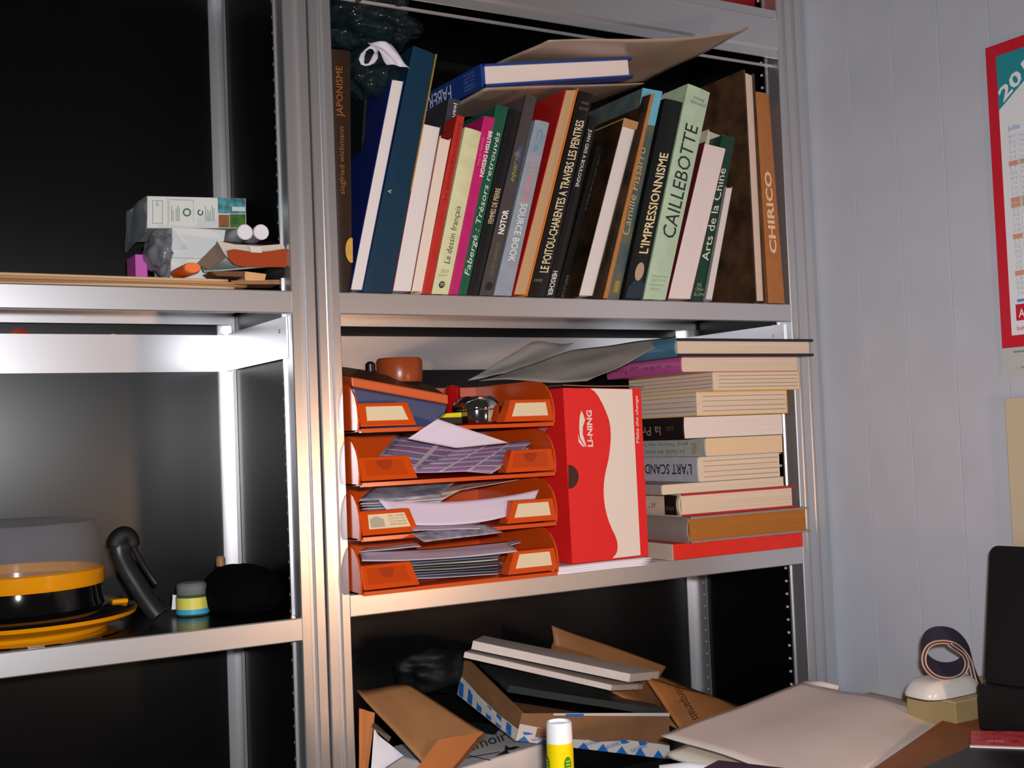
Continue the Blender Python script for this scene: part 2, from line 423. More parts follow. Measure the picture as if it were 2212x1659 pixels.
book('dark grey spine with coloured scribbled lettering', [(1036, 637), (1067, 638), (1161, 210), (1138, 203)], .0, .23, 'spine', cov(72, 66, 66), PAGEW,
     [('NOTOR', .30, .42, .25, .72, WHT, 'up', {'bold': .03}), ('aquarelle', .56, .72, .15, .7, ink(150, 150, 60), 'up', {'shear': .4}), ('ville', .66, .74, .2, .7, ink(70, 90, 170), 'up', {'shear': .4}), ('LES ARTS GRAPHIQUES', .10, .26, .35, .62, ink(120, 104, 60), 'up')],
     extra=lambda t, P: obj('emblem', disc(P, .5, .045, .26, .02, -.0006), ink(32, 28, 30), t))
book('light grey-blue spine with white SOURCE BOOK lettering', [(1067, 638), (1106, 640), (1188, 265), (1157, 258)], -.004, .22, 'spine', cov(142, 150, 160), PAGEW,
     [('SOURCE BOOK', .19, .52, .30, .72, WHT, 'down'), ('ALIEN', .53, .68, .28, .74, ink(206, 120, 130), 'down'), ('TFILM', .69, .80, .30, .72, ink(196, 140, 150), 'down'), ('C\u2019e', .82, .95, .3, .72, ink(70, 140, 190), 'down')])
book('tan page block with bright red cover and orange edge', [(1107, 640), (1139, 641), (1250, 190), (1222, 190)], -.003, .23, 'pages', cov(226, 120, 36), PAGET, cover_left=cov(166, 22, 22), board=.0018)
book('black spine titled LE POITOU-CHARENTES A TRAVERS LES PEINTRES', [(1140, 641), (1178, 643), (1283, 203), (1252, 196)], -.002, .23, 'spine', cov(26, 23, 20), PAGEW,
     [('LE POITOU-CHARENTES A TRAVERS LES PEINTRES', .115, .86, .30, .80, ink(224, 204, 168), 'up', {'bold': .012}), ('MUS\u00c9ES', .94, .955, .3, .8, ink(120, 110, 90), 'x'), ('DE LA VILLE', .91, .925, .25, .85, ink(120, 110, 90), 'x'), ('conty', .065, .085, .1, .6, ink(140, 128, 104), 'x')])
book('thin black spine with white JUAN GRIS A BOULOGNE lettering', [(1178, 643), (1200, 644), (1294, 252), (1275, 248)], .002, .22, 'spine', cov(28, 26, 25), PAGEW,
     [('JUAN GRIS A BOULOGNE', .60, .92, .12, .62, WHT, 'down'), ('HERSCHER', .01, .14, .1, .6, WHT, 'down', {'bold': .01})], extra=None)
book('dark spine with faint lettering beside the plastic-covered painting book', [(1201, 644), (1232, 645), (1318, 320), (1290, 314)], .03, .2, 'spine', cov(30, 27, 24), PAGEW,
     [('BOUCHERIE', .02, .16, .3, .6, ink(110, 106, 96), 'up'), ('INSTITUT DU PEINTRE', .58, .94, .35, .65, ink(96, 92, 84), 'up')])
book('white-paged book in a glossy dark painted jacket with tan top', [(1247, 645), (1282, 646), (1379, 268), (1346, 258)], -.012, .21, 'pages', DKBR, PAGEW, cover_left=DKBR, board=.0016,
     extra=lambda t, P: obj('head_flap', G().hexa([P(a, b, y) for y in (-.0125, .15) for a, b in ((.02, .965), (.98, .965), (.98, 1.01), (.02, 1.01))]), cov(176, 132, 88), t))
book('dark brown board book with a tan edge strip', [(1284, 646), (1310, 648), (1413, 202), (1393, 207)], -.004, .2, 'spine', DKBR, PAGET,
     extra=lambda t, P: obj('tan_edge', G().hexa([P(a, b, y) for y in (-.0062, -.002) for a, b in ((.66, 0), (1, 0), (1, 1), (.62, 1))]), cov(176, 116, 62), t))
book('blue painted spine with golden italic lettering left of the black L\u2019IMPRESSIONNISME', [(1311, 648), (1338, 648), (1432, 198), (1388, 190)], .004, .22, 'spine', PISS, PAGE,
     [('Camille Pissarro', .30, .72, .22, .72, ink(186, 164, 104), 'up', {'shear': .2})],
     extra=lambda t, P: (obj('blue_head', G().hexa([P(a, b, y) for y in (.0035, .006) for a, b in ((.02, .83), (.96, .83), (.98, 1), (0, 1))]), cov(104, 176, 200), t),
                         obj('label', G().hexa([P(a, b, y) for y in (.0030, .005) for a, b in ((.35, .03), (.75, .03), (.75, .085), (.35, .085))]), cov(150, 128, 60), t)))
def bust(t, P):
    obj('printed_coat', G().face([P(a, b, -.0030) for a, b in ((.05, .005), (.95, .005), (.92, .07), (.62, .10), (.38, .10), (.1, .06))]), ink(34, 48, 62), t)
    obj('printed_head', disc(P, .5, .135, .22, .045, -.0032, 22), ink(176, 150, 124), t)
book('black spine with large cream L\u2019IMPRESSIONNISME title', [(1346, 648), (1389, 648), (1479, 222), (1437, 212)], -.002, .22, 'spine', cov(20, 24, 24), PAGE,
     [('L\u2019IMPRESSIONNISME', .225, .73, .28, .74, CREAM, 'up', {'bold': .015})], extra=bust)
book('tall pale green spine with dark CAILLEBOTTE title', [(1390, 648), (1438, 652), (1535, 200), (1487, 180)], -.006, .22, 'spine', cov(176, 198, 170), PAGEW,
     [('CAILLEBOTTE', .285, .83, .20, .80, ink(30, 46, 40), 'up', {'shear': .2}), ('MARIE', .94, .955, .34, .82, ink(96, 112, 98), 'x'), ('BERHAUT', .918, .933, .25, .95, ink(96, 112, 98), 'x'), ('WILDENSTEIN', .10, .11, .15, .85, ink(130, 146, 124), 'x'), ('INSTITUTE', .082, .092, .2, .8, ink(130, 146, 124), 'x'), ('LA BIBLIOTHEQUE', .06, .07, .1, .8, ink(130, 146, 124), 'x'), ('DES ARTS', .042, .052, .2, .6, ink(130, 146, 124), 'x')])
book('cream block of pages peeking behind the white page block', [(1447, 652), (1482, 653), (1564, 292), (1531, 279)], .03, .18, 'pages', cov(214, 204, 178), mat('cream_flat2', (220, 206, 180), .8, gain=1.1), board=.0008)
book('white page block with maroon cover right of the pale green spine', [(1440, 652), (1491, 653), (1570, 318), (1522, 306)], -.004, .2, 'pages', cov(90, 26, 34), mat('white_flat', (226, 212, 208), .8, gain=1.15, noise_amt=.05, stripes=(12, 1, 1)), board=.0012,
     extra=lambda t, P: obj('ink_smudge', G().hexa([P(a, b, y) for y in (-.0022, -.001) for a, b in ((.40, .475), (.80, .475), (.80, .505), (.40, .505))]), ink(120, 112, 112), t))
book('dark green spine with white Arts de la Chine title', [(1492, 653), (1521, 655), (1590, 296), (1560, 292)], -.001, .2, 'spine', cov(22, 60, 44), PAGEW,
     [('Arts de la Chine', .24, .80, .18, .72, ink(222, 218, 206), 'up'), ('SFL', .085, .105, .2, .6, ink(150, 160, 140), 'x'), ('Office', .06, .08, .15, .75, ink(150, 160, 140), 'x'), ('du Livre', .03, .055, .1, .85, ink(150, 160, 140), 'x')])
book('short grey page block leaning on the brown painted cover', [(1522, 655), (1537, 655), (1583, 403), (1569, 402)], -.006, .16, 'pages', cov(150, 140, 140), PAGEW, board=.0006)
book('large brown painted cover standing upright with narrow cream pages', [(1632, 657), (1655, 657), (1630, 160), (1606, 150)], -.006, .25, 'pages', DKBR2, mat('cream_flat3', (216, 192, 176), .8, gain=1.1), cover_left=DKBR2, board=.0030)
book('orange-brown spine with pale CHIRICO title by the right post', [(1661, 658), (1697, 658), (1662, 203), (1633, 197)], -.002, .23, 'spine', cov(166, 104, 56), PAGEW,
     [('CHIRICO', .235, .625, .24, .70, ink(226, 190, 150), 'up', {'bold': .03}), ('Giorgio de', .66, .84, .36, .58, ink(176, 120, 74), 'up')])

# blue book lying on the row, folded portfolio, bag
def lying(name, label, corners8, cover, pages, spine_side='left', board=.0026, group=None, cat='book', texts=()):
    pass
bb = thing('book', 'dark blue hardback lying on top of the upright row, FABERT on its spine', 'book', (.365, .09, .70))
F = [at(1045, 187, Y=-.004), at(1370, 165, Y=-.004), at(1366, 124, Y=-.004), at(1042, 138, Y=-.004)]
dpt = Vector((0, .185, .004)); BLUE = cov(34, 62, 132)
def Q(u, v, k): return ((F[0]*(1-u)+F[1]*u)*(1-v)+(F[3]*(1-u)+F[2]*u)*v)+dpt*k
def slabQ(g, u0, u1, v0, v1, k0, k1): return g.hexa([Q(a, b, k) for k in (k0, k1) for a, b in ((u0, v0), (u1, v0), (u1, v1), (u0, v1))])
g = G(); slabQ(g, 0, 1, 0, .10, 0, 1); slabQ(g, 0, 1, .90, 1, 0, 1); slabQ(g, -.012, .012, 0, 1, 0, 1); obj('cover', g, BLUE, bb)
obj('pages', slabQ(G(), .015, .975, .10, .90, .02, .99), PAGEHW, bb)
text(bb, 'FABERT', Q(-.0125, .80, .50), Q(-.0125, .80, 1.0), Q(-.0125, .12, .50), WHT, lift=.0006)
for i in range(5): text(bb, ('contes', 'voyages', 'et de', 'du monde', 'traditions')[i], Q(-.0125, .22+.16*i, .10), Q(-.0125, .22+.16*i, .28), Q(-.0125, .12+.16*i, .10), ink(120, 130, 180), lift=.0006, name='subtitle')
GREYB = mat('grey_brown_wrapping_paper', (172, 150, 132), .32, gain=1.15, noise_amt=.1, nscale=14, bump=.35)
pf = thing('paper_portfolio', 'large grey-brown paper portfolio folded around the blue book, pointing out at right', 'paper', (.42, .05, .70))
tl, tr_, br_, bl_ = at(1186, 88, Y=-.085), at(1617, 64, Y=-.085), at(1392, 178, Y=.07), at(1060, 134, Y=.06)
g = sheet([tl, tr_, at(1388, 181, Y=.13), at(1010, 165, Y=.14)], bend=-.006, wav=.005, thick=.0012, nu=26, nv=16, seed=3, nrm=(0, 0, 1))
obj('flap', g, GREYB, pf, smooth='all')
g = sheet([at(1050, 190, Y=.006), at(1392, 180, Y=.03), at(1290, 224, Y=.19), at(905, 268, Y=.19)], wav=.0015, thick=.0012, nu=20, nv=12, seed=8, nrm=(0, 0, 1))
obj('flap', g, GREYB, pf, smooth='all')

def blob(c, r, amp, freq, seed, nu=40, nv=26, flatten=None):
    c = Vector(c)
    def fn(u, v):
        a = 2*math.pi*u; b = math.pi*v
        d = Vector((math.cos(a)*math.sin(b), math.sin(a)*math.sin(b), -math.cos(b)))
        q = noise.noise(d*freq+Vector((seed, seed*2, 0))); q2 = 1-abs(noise.noise(d*freq*2.3+Vector((seed, 0, seed))))*2
        k = 1+amp*q+amp*.22*q2
        p = Vector((d.x*r[0]*k, d.y*r[1]*k, d.z*r[2]*k))
        if flatten is not None: p.z = max(p.z, flatten)
        return c+p
    return G().grid(fn, nu, nv)
BAG = mat('dark_plastic_film', (38, 52, 56), .14, alpha=.75, gain=1, noise_amt=.5, nscale=26, bump=1.0)
b1 = blob(at(790, 45, Y=.08), (.072, .055, .042), .42, 2.0, 1.5, 90, 60)
solo('plastic_bag', 'crumpled dark translucent plastic bag stuffed above the leaning books, topmost at left', 'bag', b1, BAG, smooth='all')
b2 = blob(at(800, 165, Y=.06), (.042, .045, .034), .42, 2.2, 4.5, 70, 50)
solo('plastic_bag', 'small crumpled plastic bag wedged between the brown book and the navy book', 'bag', b2, BAG, smooth='all')
CR = mat('crumpled_white_paper', (214, 208, 222), .6, gain=1.1, noise_amt=.12, nscale=40)
pp = [(796, 90, -.004), (842, 96, -.004), (866, 130, -.006), (884, 150, -.008), (868, 166, .0), (856, 166, .0), (836, 140, -.006), (812, 122, .0)]
g = G(); top = [at(x, y, Y=Y) for x, y, Y in pp]
g = sheet([top[0], top[1], top[3], top[6]], bend=.006, wav=.012, thick=.0006, nu=16, nv=10, seed=5)
solo('crumpled_paper', 'crumpled white paper scrap on top of the white-paged leaning book', 'paper', g, CR, smooth='all')
ring = []
for k in range(13):
    a = k/12*math.pi*2; ring.append(at(797+16*math.cos(a), 121+18*math.sin(a)-8*math.cos(a), Y=-.002))
solo('paper_loop', 'small white twisted paper loop sticking out of the plastic bag', 'paper', G().tube(ring, [.0028+.0016*math.sin(k*1.3) for k in range(13)], 8, flat=.5), CR, smooth='all')
# red box on the topmost shelf
rb = at(1560, 5, Y=.05); g = G().box(rb.x-.12, at(1632, 5, Y=.05).x, .05, .2, .8405, .99)
t = thing('storage_box', 'red box seen above the top shelf edge at upper right', 'box', (rb.x, .12, .8405))
obj('body', g, cov(150, 26, 30), t, bevel=.002); obj('lid', G().box(rb.x-.122, at(1634, 5, Y=.05).x, .048, .202, .965, .995), cov(160, 30, 34), t, bevel=.002)

# ------------------------------------------------------------------ letter trays
ORG = mat('orange_plastic', (206, 74, 14), .22, gain=1.1, spec=.5)
ORGD = mat('orange_plastic_recess', (170, 56, 14), .35)
CARD = mat('label_card', (226, 204, 168), .7, gain=1.1)
TX0, TX1, TYF, TYB = .0012, .3045, -.033, .20
TZ = [.0008, .0710, .1415, .2120]
names = ['bottom', 'second', 'third', 'top']
holders = [('notch', 'card'), ('print', 'card'), ('notch', 'notch'), ('card', 'card')]
lbls = ['orange plastic letter tray at the bottom of the stack', 'orange letter tray with the printed address label, second from bottom', 'orange letter tray holding the purple printed sheets', 'topmost orange letter tray, holding the blue tool and the chrome bowl']
for i, z in enumerate(TZ):
    dx = .0012*i
    x0, x1 = TX0+dx, TX1+dx
    t = thing('letter_tray', lbls[i], 'letter tray', ((x0+x1)/2, .08, z), 'stacked orange letter trays')
    g = G().box(x0, x1, TYF+.004, TYB, z+.0012, z+.0034)
    g.box(x0+.004, x1-.004, TYF-.002, TYF+.006, z-.0002, z+.0050)
    obj('base', g, ORG, t)
    prof = [(-.020, .001), (-.0315, .004), (-.0335, .018), (-.031, .034), (-.025, .047), (-.014, .058), (.001, .0645), (.02, .067), (TYB, .067), (TYB, .001)]
    for xx, nm in ((x0, 'side_wall'), (x1-.0026, 'side_wall')):
        g = G().prism([(xx, y, z+h) for y, h in prof], (.0026, 0, 0)); obj('side_wall', g, ORG, t, smooth=True)
    obj('rear_wall', G().box(x0, x1, TYB-.0026, TYB, z+.001, z+.067), ORG, t)
    g = G()
    for xx in (x0+.012, x1-.02): g.box(xx, xx+.008, TYF, TYF+.02, z-.0008+.0004, z+.001)
    obj('foot', g, ORG, t)
    for k, (xa, xb) in enumerate(((x0+.003, x0+.083), (x1-.086, x1-.004))):
        zb, zt = z+.0075, z+.0385
        sl = .010
        la, lb = (xa, xb-sl*.9) if k == 0 else (xa+sl*1.6, xb)
        V = Vector
        fy, ty = TYF-.0045, TYF+.004
        FR = [V((xa, fy, zb)), V((xb, fy, zb)), V((lb, ty, zt)), V((la, ty, zt))]
        h = obj('label_holder', G().hexa(FR+[V((xa, TYF+.02, zb)), V((xb, TYF+.02, zb)), V((lb, TYF+.02, zt)), V((la, TYF+.02, zt))]), ORG, t, bevel=.0012)
        def H(u, v, d=0):
            p = (FR[0]*(1-u)+FR[1]*u)*(1-v)+(FR[3]*(1-u)+FR[2]*u)*v
            return p+V((0, -1, .27)).normalized()*d
        kind = holders[i][k]
        if kind in ('card', 'print'):
            obj('label_card', G().hexa([H(a, b, d) for d in (.0008, -.0005) for a, b in ((.12, .24), (.88, .24), (.86, .84), (.14, .84))]), CARD, h)
            if kind == 'print':
                obj('print_block', G().face([H(a, b, .0011) for a, b in ((.16, .3), (.42, .3), (.42, .62), (.3, .76), (.16, .66))]), ink(170, 158, 138), h)
                for q in range(4): text(h, ('PARC A VENDRE', 'RUE DU LAC', 'SOLANGE', 'IMMOBILIER')[q], H(.52, .70-.12*q, .001), H(.84, .70-.12*q, .001), H(.52, .77-.12*q, .001), ink(120, 104, 84), name='print_line')
        else:
            obj('window', G().hexa([H(a, b, d) for d in (.0005, -.001) for a, b in ((.10, .2), (.86, .2), (.86, .86), (.10, .86))]), mat('orange_clear_window', (198, 70, 18), .15), h)
            pts = [H(.47+.15*math.cos(math.pi*a/12), .84-.42*math.sin(math.pi*a/12), .0009) for a in range(13)]
            obj('finger_notch', G().face(pts[::-1]), ORGD, h)

# tray contents
def psheet(name, label, pts, m, bend=0, wav=.001, cat='paper', group='papers in the letter trays', thick=.0005, seed=0, nrm=None, axis='u', nu=14, nv=8):
    return solo(name, label, cat, sheet([at(x, y, Y=Y) for x, y, Y in pts], bend, wav, thick, nu=nu, nv=nv, seed=seed, nrm=nrm, axis=axis), m, group, smooth='all')
def printmat(key, base, cols, scale=(6, 8), rough=.6):
    if key in MATS: return MATS[key]
    m = bpy.data.materials.new(key); m.use_nodes = True; MATS[key] = m; nt = m.node_tree; b = nt.nodes['Principled BSDF']; L = nt.links.new
    b.inputs['Roughness'].default_value = rough
    tc = nt.nodes.new('ShaderNodeTexCoord'); br = nt.nodes.new('ShaderNodeTexBrick')
    br.offset = 0; br.inputs['Scale'].default_value = 1
    mp = nt.nodes.new('ShaderNodeMapping'); mp.inputs['Scale'].default_value = (scale[0], scale[1], 1); L(tc.outputs['UV'], mp.inputs[0]); L(mp.outputs[0], br.inputs[0])
    br.inputs['Color1'].default_value = (*lin(cols[0]), 1); br.inputs['Color2'].default_value = (*lin(cols[1]), 1); br.inputs['Mortar'].default_value = (*lin(base), 1)
    br.inputs['Mortar Size'].default_value = .06; br.inputs['Brick Width'].default_value = 1; br.inputs['Row Height'].default_value = .5
    no = nt.nodes.new('ShaderNodeTexNoise'); no.inputs['Scale'].default_value = 40; L(tc.outputs['UV'], no.inputs[0])
    mx = nt.nodes.new('ShaderNodeMix'); mx.data_type = 'RGBA'; mx.blend_type = 'MULTIPLY'; mx.inputs[0].default_value = .6
    L(br.outputs[0], mx.inputs[6]); L(no.outputs[0], mx.inputs[7]); L(mx.outputs[2], b.inputs['Base Color'])
    return m
PURP = printmat('purple_stamp_print', (226, 218, 228), ((176, 128, 176), (150, 142, 190)), (3, 3))
LILAC = mat('lilac_white_paper', (214, 200, 216), .7, gain=1.12); BLUEP = mat('pale_blue_paper', (168, 186, 206), .7, gain=1.1); CREAMP = mat('cream_paper', (226, 214, 204), .7, gain=1.1)
INKP = mat('printed_paper', (206, 198, 212), .7, c2=(150, 142, 158), nscale=90)
# third tray
psheet('printed_sheet', 'sheet of purple printed stamps drooping from the third tray', [(858, 938, .05), (1150, 965, .02), (1062, 1022, -.03), (800, 1008, -.020)], PURP, wav=.004, seed=2)
psheet('folded_sheet', 'white folded sheet standing up behind the purple stamps', [(945, 905, -.044), (1100, 957, -.040), (985, 968, -.037), (880, 948, -.040)], LILAC, wav=.002, seed=4)
psheet('printed_sheet', 'second purple printed sheet lying to the right of the white fold', [(1000, 966, .0), (1155, 950, .03), (1068, 1018, -.034), (888, 1020, -.034)], PURP, wav=.003, seed=9)
# second tray
psheet('printed_sheet', 'pale blue printed sheet at the left of the second tray', [(818, 1044, .09), (985, 1040, .09), (948, 1072, .0), (775, 1082, .0)], mat('blue_print_paper', (186, 202, 220), .6, c2=(140, 158, 184), nscale=50), wav=.002, seed=1)
for k in range(4):
    psheet('letter', ('topmost cream', 'second, pale blue', 'third, lilac', 'lowest cream')[k]+' letter under the blue printed sheet', [(790+k*3, 1076+k*6, .06), (1010-k*15, 1050+k*5, .06), (960-k*10, 1078+k*6, -.01), (778+k*2, 1088+k*6, -.012)], (CREAMP, BLUEP, LILAC, CREAMP)[k], wav=.0015, seed=k+11, group='thin letters under the blue printed sheet')
psheet('letter', 'thin long sheet slanting across the second tray', [(1000, 1044, .1), (1128, 1033, .1), (1120, 1036, .05), (860, 1082, .0)], CREAMP, wav=.001, seed=3)
psheet('envelope', 'large white envelope curving up at the front of the second tray', [(816, 1078, -.010), (1165, 1057, -.010), (1145, 1100, -.026), (862, 1132, -.030)], LILAC, bend=-.010, wav=.0015, seed=6, nrm=(0, 0, 1), nu=24)
psheet('letter', 'white folded letter poking forward below the large white envelope', [(880, 1128, .0), (1036, 1128, .0), (1038, 1142, -.055), (893, 1146, -.055)], LILAC, wav=.001, seed=7)
psheet('printed_letter', 'printed letter with fine lines hanging out over the bottom tray', [(885, 1150, -.03), (1045, 1130, -.02), (1086, 1150, -.06), (916, 1170, -.075)], INKP, wav=.001, seed=8)
# bottom tray
psheet('envelope', 'white addressed envelope at the left of the bottom tray', [(790, 1184, .03), (900, 1172, .03), (910, 1180, .0), (776, 1192, -.005)], PAPER, wav=.0006, seed=1)
e1 = psheet('letter', 'long lilac letter bent across the bottom tray', [(778, 1190, .02), (1095, 1170, .02), (1118, 1190, -.035), (782, 1212, -.028)], LILAC, bend=-.003, wav=.002, seed=12, nrm=(0, 0, 1), nu=24)
psheet('letter', 'short lilac slip sticking out at the right of the bottom tray', [(1060, 1176, .03), (1118, 1166, .03), (1125, 1172, .0), (1080, 1184, .0)], LILAC, wav=.0006, seed=13)
for k in range(7):
    m = (BLUEP, CREAMP, mat('grey_green_paper', (140, 156, 150), .7), LILAC, mat('grey_paper', (150, 146, 150), .7), BLUEP, PAPER)[k]
    psheet('letter', ('topmost pale blue', 'second, cream', 'third, grey-green', 'fourth, lilac', 'fifth, grey', 'sixth, pale blue', 'lowest white')[k]+' letter of the flat pile in the lowest tray', [(800, 1214+k*5.4, .05), (1085, 1196+k*6.6, .05), (1075, 1203+k*6.2, -.02), (790, 1222+k*5.4, -.02)], m, bend=-.0004, wav=.0012, seed=k+20, group='flat letters piled in the lowest tray', nrm=(0, 0, 1))

# blue and orange tool in the top tray
t = thing('power_tool', 'blue and orange tool with a round orange knob in the top tray', 'tool', (.08, .02, .217))
TB = mat('blue_grey_plastic', (62, 72, 110), .35); TOR = mat('orange_rubber', (206, 88, 36), .4); TDK = mat('dark_brown_plastic', (60, 40, 30), .4)
a0, a1, a2, a3 = at(768, 925, Y=-.006), at(952, 925, Y=-.004), at(968, 874, Y=-.004), at(760, 836, Y=-.006)
D = Vector((0.01, .11, .012))
obj('body', G().hexa([a0, a1, a2, a3]+[p+D for p in (a0, a1, a2, a3)]), TB, t, bevel=.003)
b2_, b3_ = at(968, 853, Y=-.005), at(758, 814, Y=-.007)
s = Vector((0, -.0012, 0))
obj('trim_band', G().hexa([a3+s, a2+s, b2_+s, b3_+s]+[p+D for p in (a3, a2, b2_, b3_)]), TOR, t, bevel=.002)
c2_, c3_ = at(930, 832, Y=.03), at(775, 797, Y=.03)
obj('hood', G().hexa([b3_+Vector((0, .004, 0)), b2_+Vector((0, .004, 0)), c2_, c3_]+[b3_+D, b2_+D, c2_+D*.7, c3_+D*.7]), TDK, t, bevel=.002)
kc = at(863, 808, Y=.05)
obj('knob', G().lathe([(0, -.012), (.031, -.012), (.0325, -.006), (.0325, .018), (.030, .022), (.0, .022)], kc, 28), mat('brown_orange_plastic', (150, 66, 26), .3), t, smooth=True)
kb = at(800, 793, Y=.04)
obj('button', G().lathe([(0, -.006), (.007, -.006), (.007, .004), (.004, .007), (0, .008)], kb, 14), mat('black_plastic', (22, 20, 20), .3), t, smooth=True)
# chrome bowl
cc = at(1030, 900, Y=.012)
CH = mat('chrome', (215, 212, 212), .06, 1)
t = thing('chrome_bowl', 'shiny chrome bowl with lid rim in the top tray', 'bowl', (cc.x, cc.y, .2155))
z0 = .2155-cc.z
obj('bowl', G().lathe([(0, z0), (.028, z0), (.033, z0+.004), (.0345, z0+.012), (.0345, z0+.022)], cc, 36), CH, t, smooth=True)
obj('lid', G().lathe([(.0345, z0+.022), (.0352, z0+.023), (.0352, z0+.027), (.0335, z0+.032), (.029, z0+.038), (.024, z0+.0405), (.023, z0+.0420), (.012, z0+.0428), (0, z0+.043)], cc, 36), CH, t, smooth=True)
yb = at(968, 897, Y=-.005)
t = thing('clip_block', 'small black block with a yellow top beside the chrome bowl', 'clip', (yb.x, 0, .2158))
obj('body', G().box(yb.x-.012, yb.x+.018, -.012, .012, .2158, yb.z-.0035), mat('black_plastic', (22, 20, 20), .3), t)
obj('yellow_top', G().prism([Vector((yb.x-.014, -.013, yb.z-.0033)), Vector((yb.x+.017, -.013, yb.z-.0033)), Vector((yb.x+.017, -.013, yb.z+.0035)), Vector((yb.x-.006, -.013, yb.z+.0025))], (0, .026, 0)), mat('yellow_plastic', (226, 214, 30), .35), t, bevel=.0006)
rr = at(978, 852, Y=.05)
solo('red_cap', 'small glossy red cap behind the chrome bowl', 'pot', G().lathe([(.011, .2156-rr.z), (.011, .008), (.008, .012), (0, .013)], rr, 18), mat('red_gloss', (170, 16, 16), .12), smooth=True)  # small red cap, modelled as a loose thing
# plastic sheet above shoebox
FILM = mat('translucent_grey_film', (186, 182, 178), .18, alpha=.55, gain=1.1)
FILM2 = mat('grey_film', (150, 144, 138), .2, alpha=.9, gain=1.1, noise_amt=.2, nscale=20)
psheet('plastic_sleeve', 'clear plastic sleeve slanting behind the orange trays', [(1150, 738, .12), (1240, 742, .12), (1120, 800, .05), (1010, 822, .05)], FILM, wav=.004, group=None, cat='plastic sleeve', seed=3)
psheet('plastic_sleeve', 'grey translucent folder draped over the shoebox up to the book stack', [(1235, 758, .06), (1462, 727, .03), (1268, 826, -.015), (1035, 822, .02)], FILM2, wav=.005, group=None, cat='plastic sleeve', seed=6, nrm=(0, 0, 1), nu=22, nv=14)

# ------------------------------------------------------------------ shoebox
RED = mat('shoebox_red', (224, 34, 34), .45, gain=1.1); REDD = mat('shoebox_red_shaded', (186, 22, 34), .45, gain=1.1); SW = mat('shoebox_white', (226, 210, 198), .5, gain=1.15)  # REDD is the front red with side shade in its colour, unused
Y0 = -.020
def S(x, y, d=.0): return at(x, y, Y=Y0-d)
f = [S(1236, 1217), S(1401, 1198), S(1384, 840), S(1216, 838)]
f = [Vector((p.x, p.y, .0125 if i < 2 else p.z)) for i, p in enumerate(f)]
dv = Vector((0, .20, 0))
t = thing('shoebox', 'red and white shoebox standing on end between the trays and the book stack', 'box', ((f[0].x+f[1].x)/2, .08, .0125))
obj('body', G().hexa(f+[p+dv for p in f]), RED, t)
wave = [(1275, 839), (1284, 845), (1292.5, 856), (1302, 873), (1309, 889), (1315, 905), (1318.4, 922), (1319.5, 940), (1319, 955), (1317, 975), (1314, 995), (1310, 1012), (1306.5, 1028), (1304.5, 1045), (1304, 1061), (1305, 1080), (1307.5, 1098), (1311, 1113), (1315.7, 1127.5), (1322, 1143), (1329, 1157), (1333, 1169), (1334.3, 1180.6), (1333.5, 1190), (1330.6, 1197), (1323, 1206)]
wp = [S(x, y, .0004) for x, y in wave]+[S(1383.7, 1199, .0004), S(1365.5, 841, .0004)]
obj('white_print', G().face(wp[::-1]), SW, t)
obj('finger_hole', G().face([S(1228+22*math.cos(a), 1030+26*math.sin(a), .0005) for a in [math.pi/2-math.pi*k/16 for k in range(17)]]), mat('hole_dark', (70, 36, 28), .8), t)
leaf = [(1255.4, 887), (1259, 893), (1264, 907), (1259, 922), (1258.7, 937), (1266.7, 964), (1264.5, 965), (1252.7, 945), (1251, 922), (1252, 902)]
obj('logo', G().face([S(x, y, .0005) for x, y in leaf[::-1]]), SW, t)
obj('logo', G().face([S(x, y, .0005) for x, y in [(1248.4, 938), (1251, 947), (1263, 965.5), (1259, 965), (1250, 955)][::-1]]), SW, t)
text(t, 'LI-NING', S(1281, 965, .0003), S(1278, 886, .0003), S(1269, 965, .0003), SW, bold=.03)
text(t, 'Make the change', S(1382, 958, .0003), S(1379, 855, .0003), S(1374, 958, .0003), SW, shear=.2, bold=.01)
xs = f[0].x
def SL(x, y): return at(x, y, X=(f[3].x+f[0].x)/2-.0015)
obj('side_logo', G().face([SL(x, y) for x, y in [(1156, 915), (1168, 920), (1180, 916), (1190, 899), (1186, 918), (1176, 934), (1166, 930)][::-1]]), mat('faded_print', (196, 130, 130), .5), t)
lt = [p+Vector((0, 0, .0008)) for p in (f[3], f[2])]
obj('lid_flap', sheet([at(1165, 838, Y=.06), at(1385, 836, Y=.06), f[2]+Vector((.004, -.004, .004)), f[3]+Vector((-.002, -.004, .005))], wav=.002, thick=.0012, seed=2, nrm=(0, 0, 1)), mat('cardboard_grey', (150, 112, 96), .7), t)
for k in range(4):
    zz = .0010+.0028*k
    a, b = at(1196+k*2, 1226, Y=-.028), at(1402+k*3, 1206, Y=-.028+.002*k)
    solo('paper_sheet', ('lowest', 'second lowest', 'second highest', 'topmost')[k]+' white paper sheet in the pile under the shoebox', 'paper', sheet([Vector((a.x, .17, zz)), Vector((b.x, .17, zz)), Vector((b.x, -.027+.002*k, zz)), Vector((a.x, -.024, zz))], wav=.0006, thick=.0016, seed=k, nrm=(0, 0, 1)), PAPER, 'paper sheets under the shoebox', smooth='all')

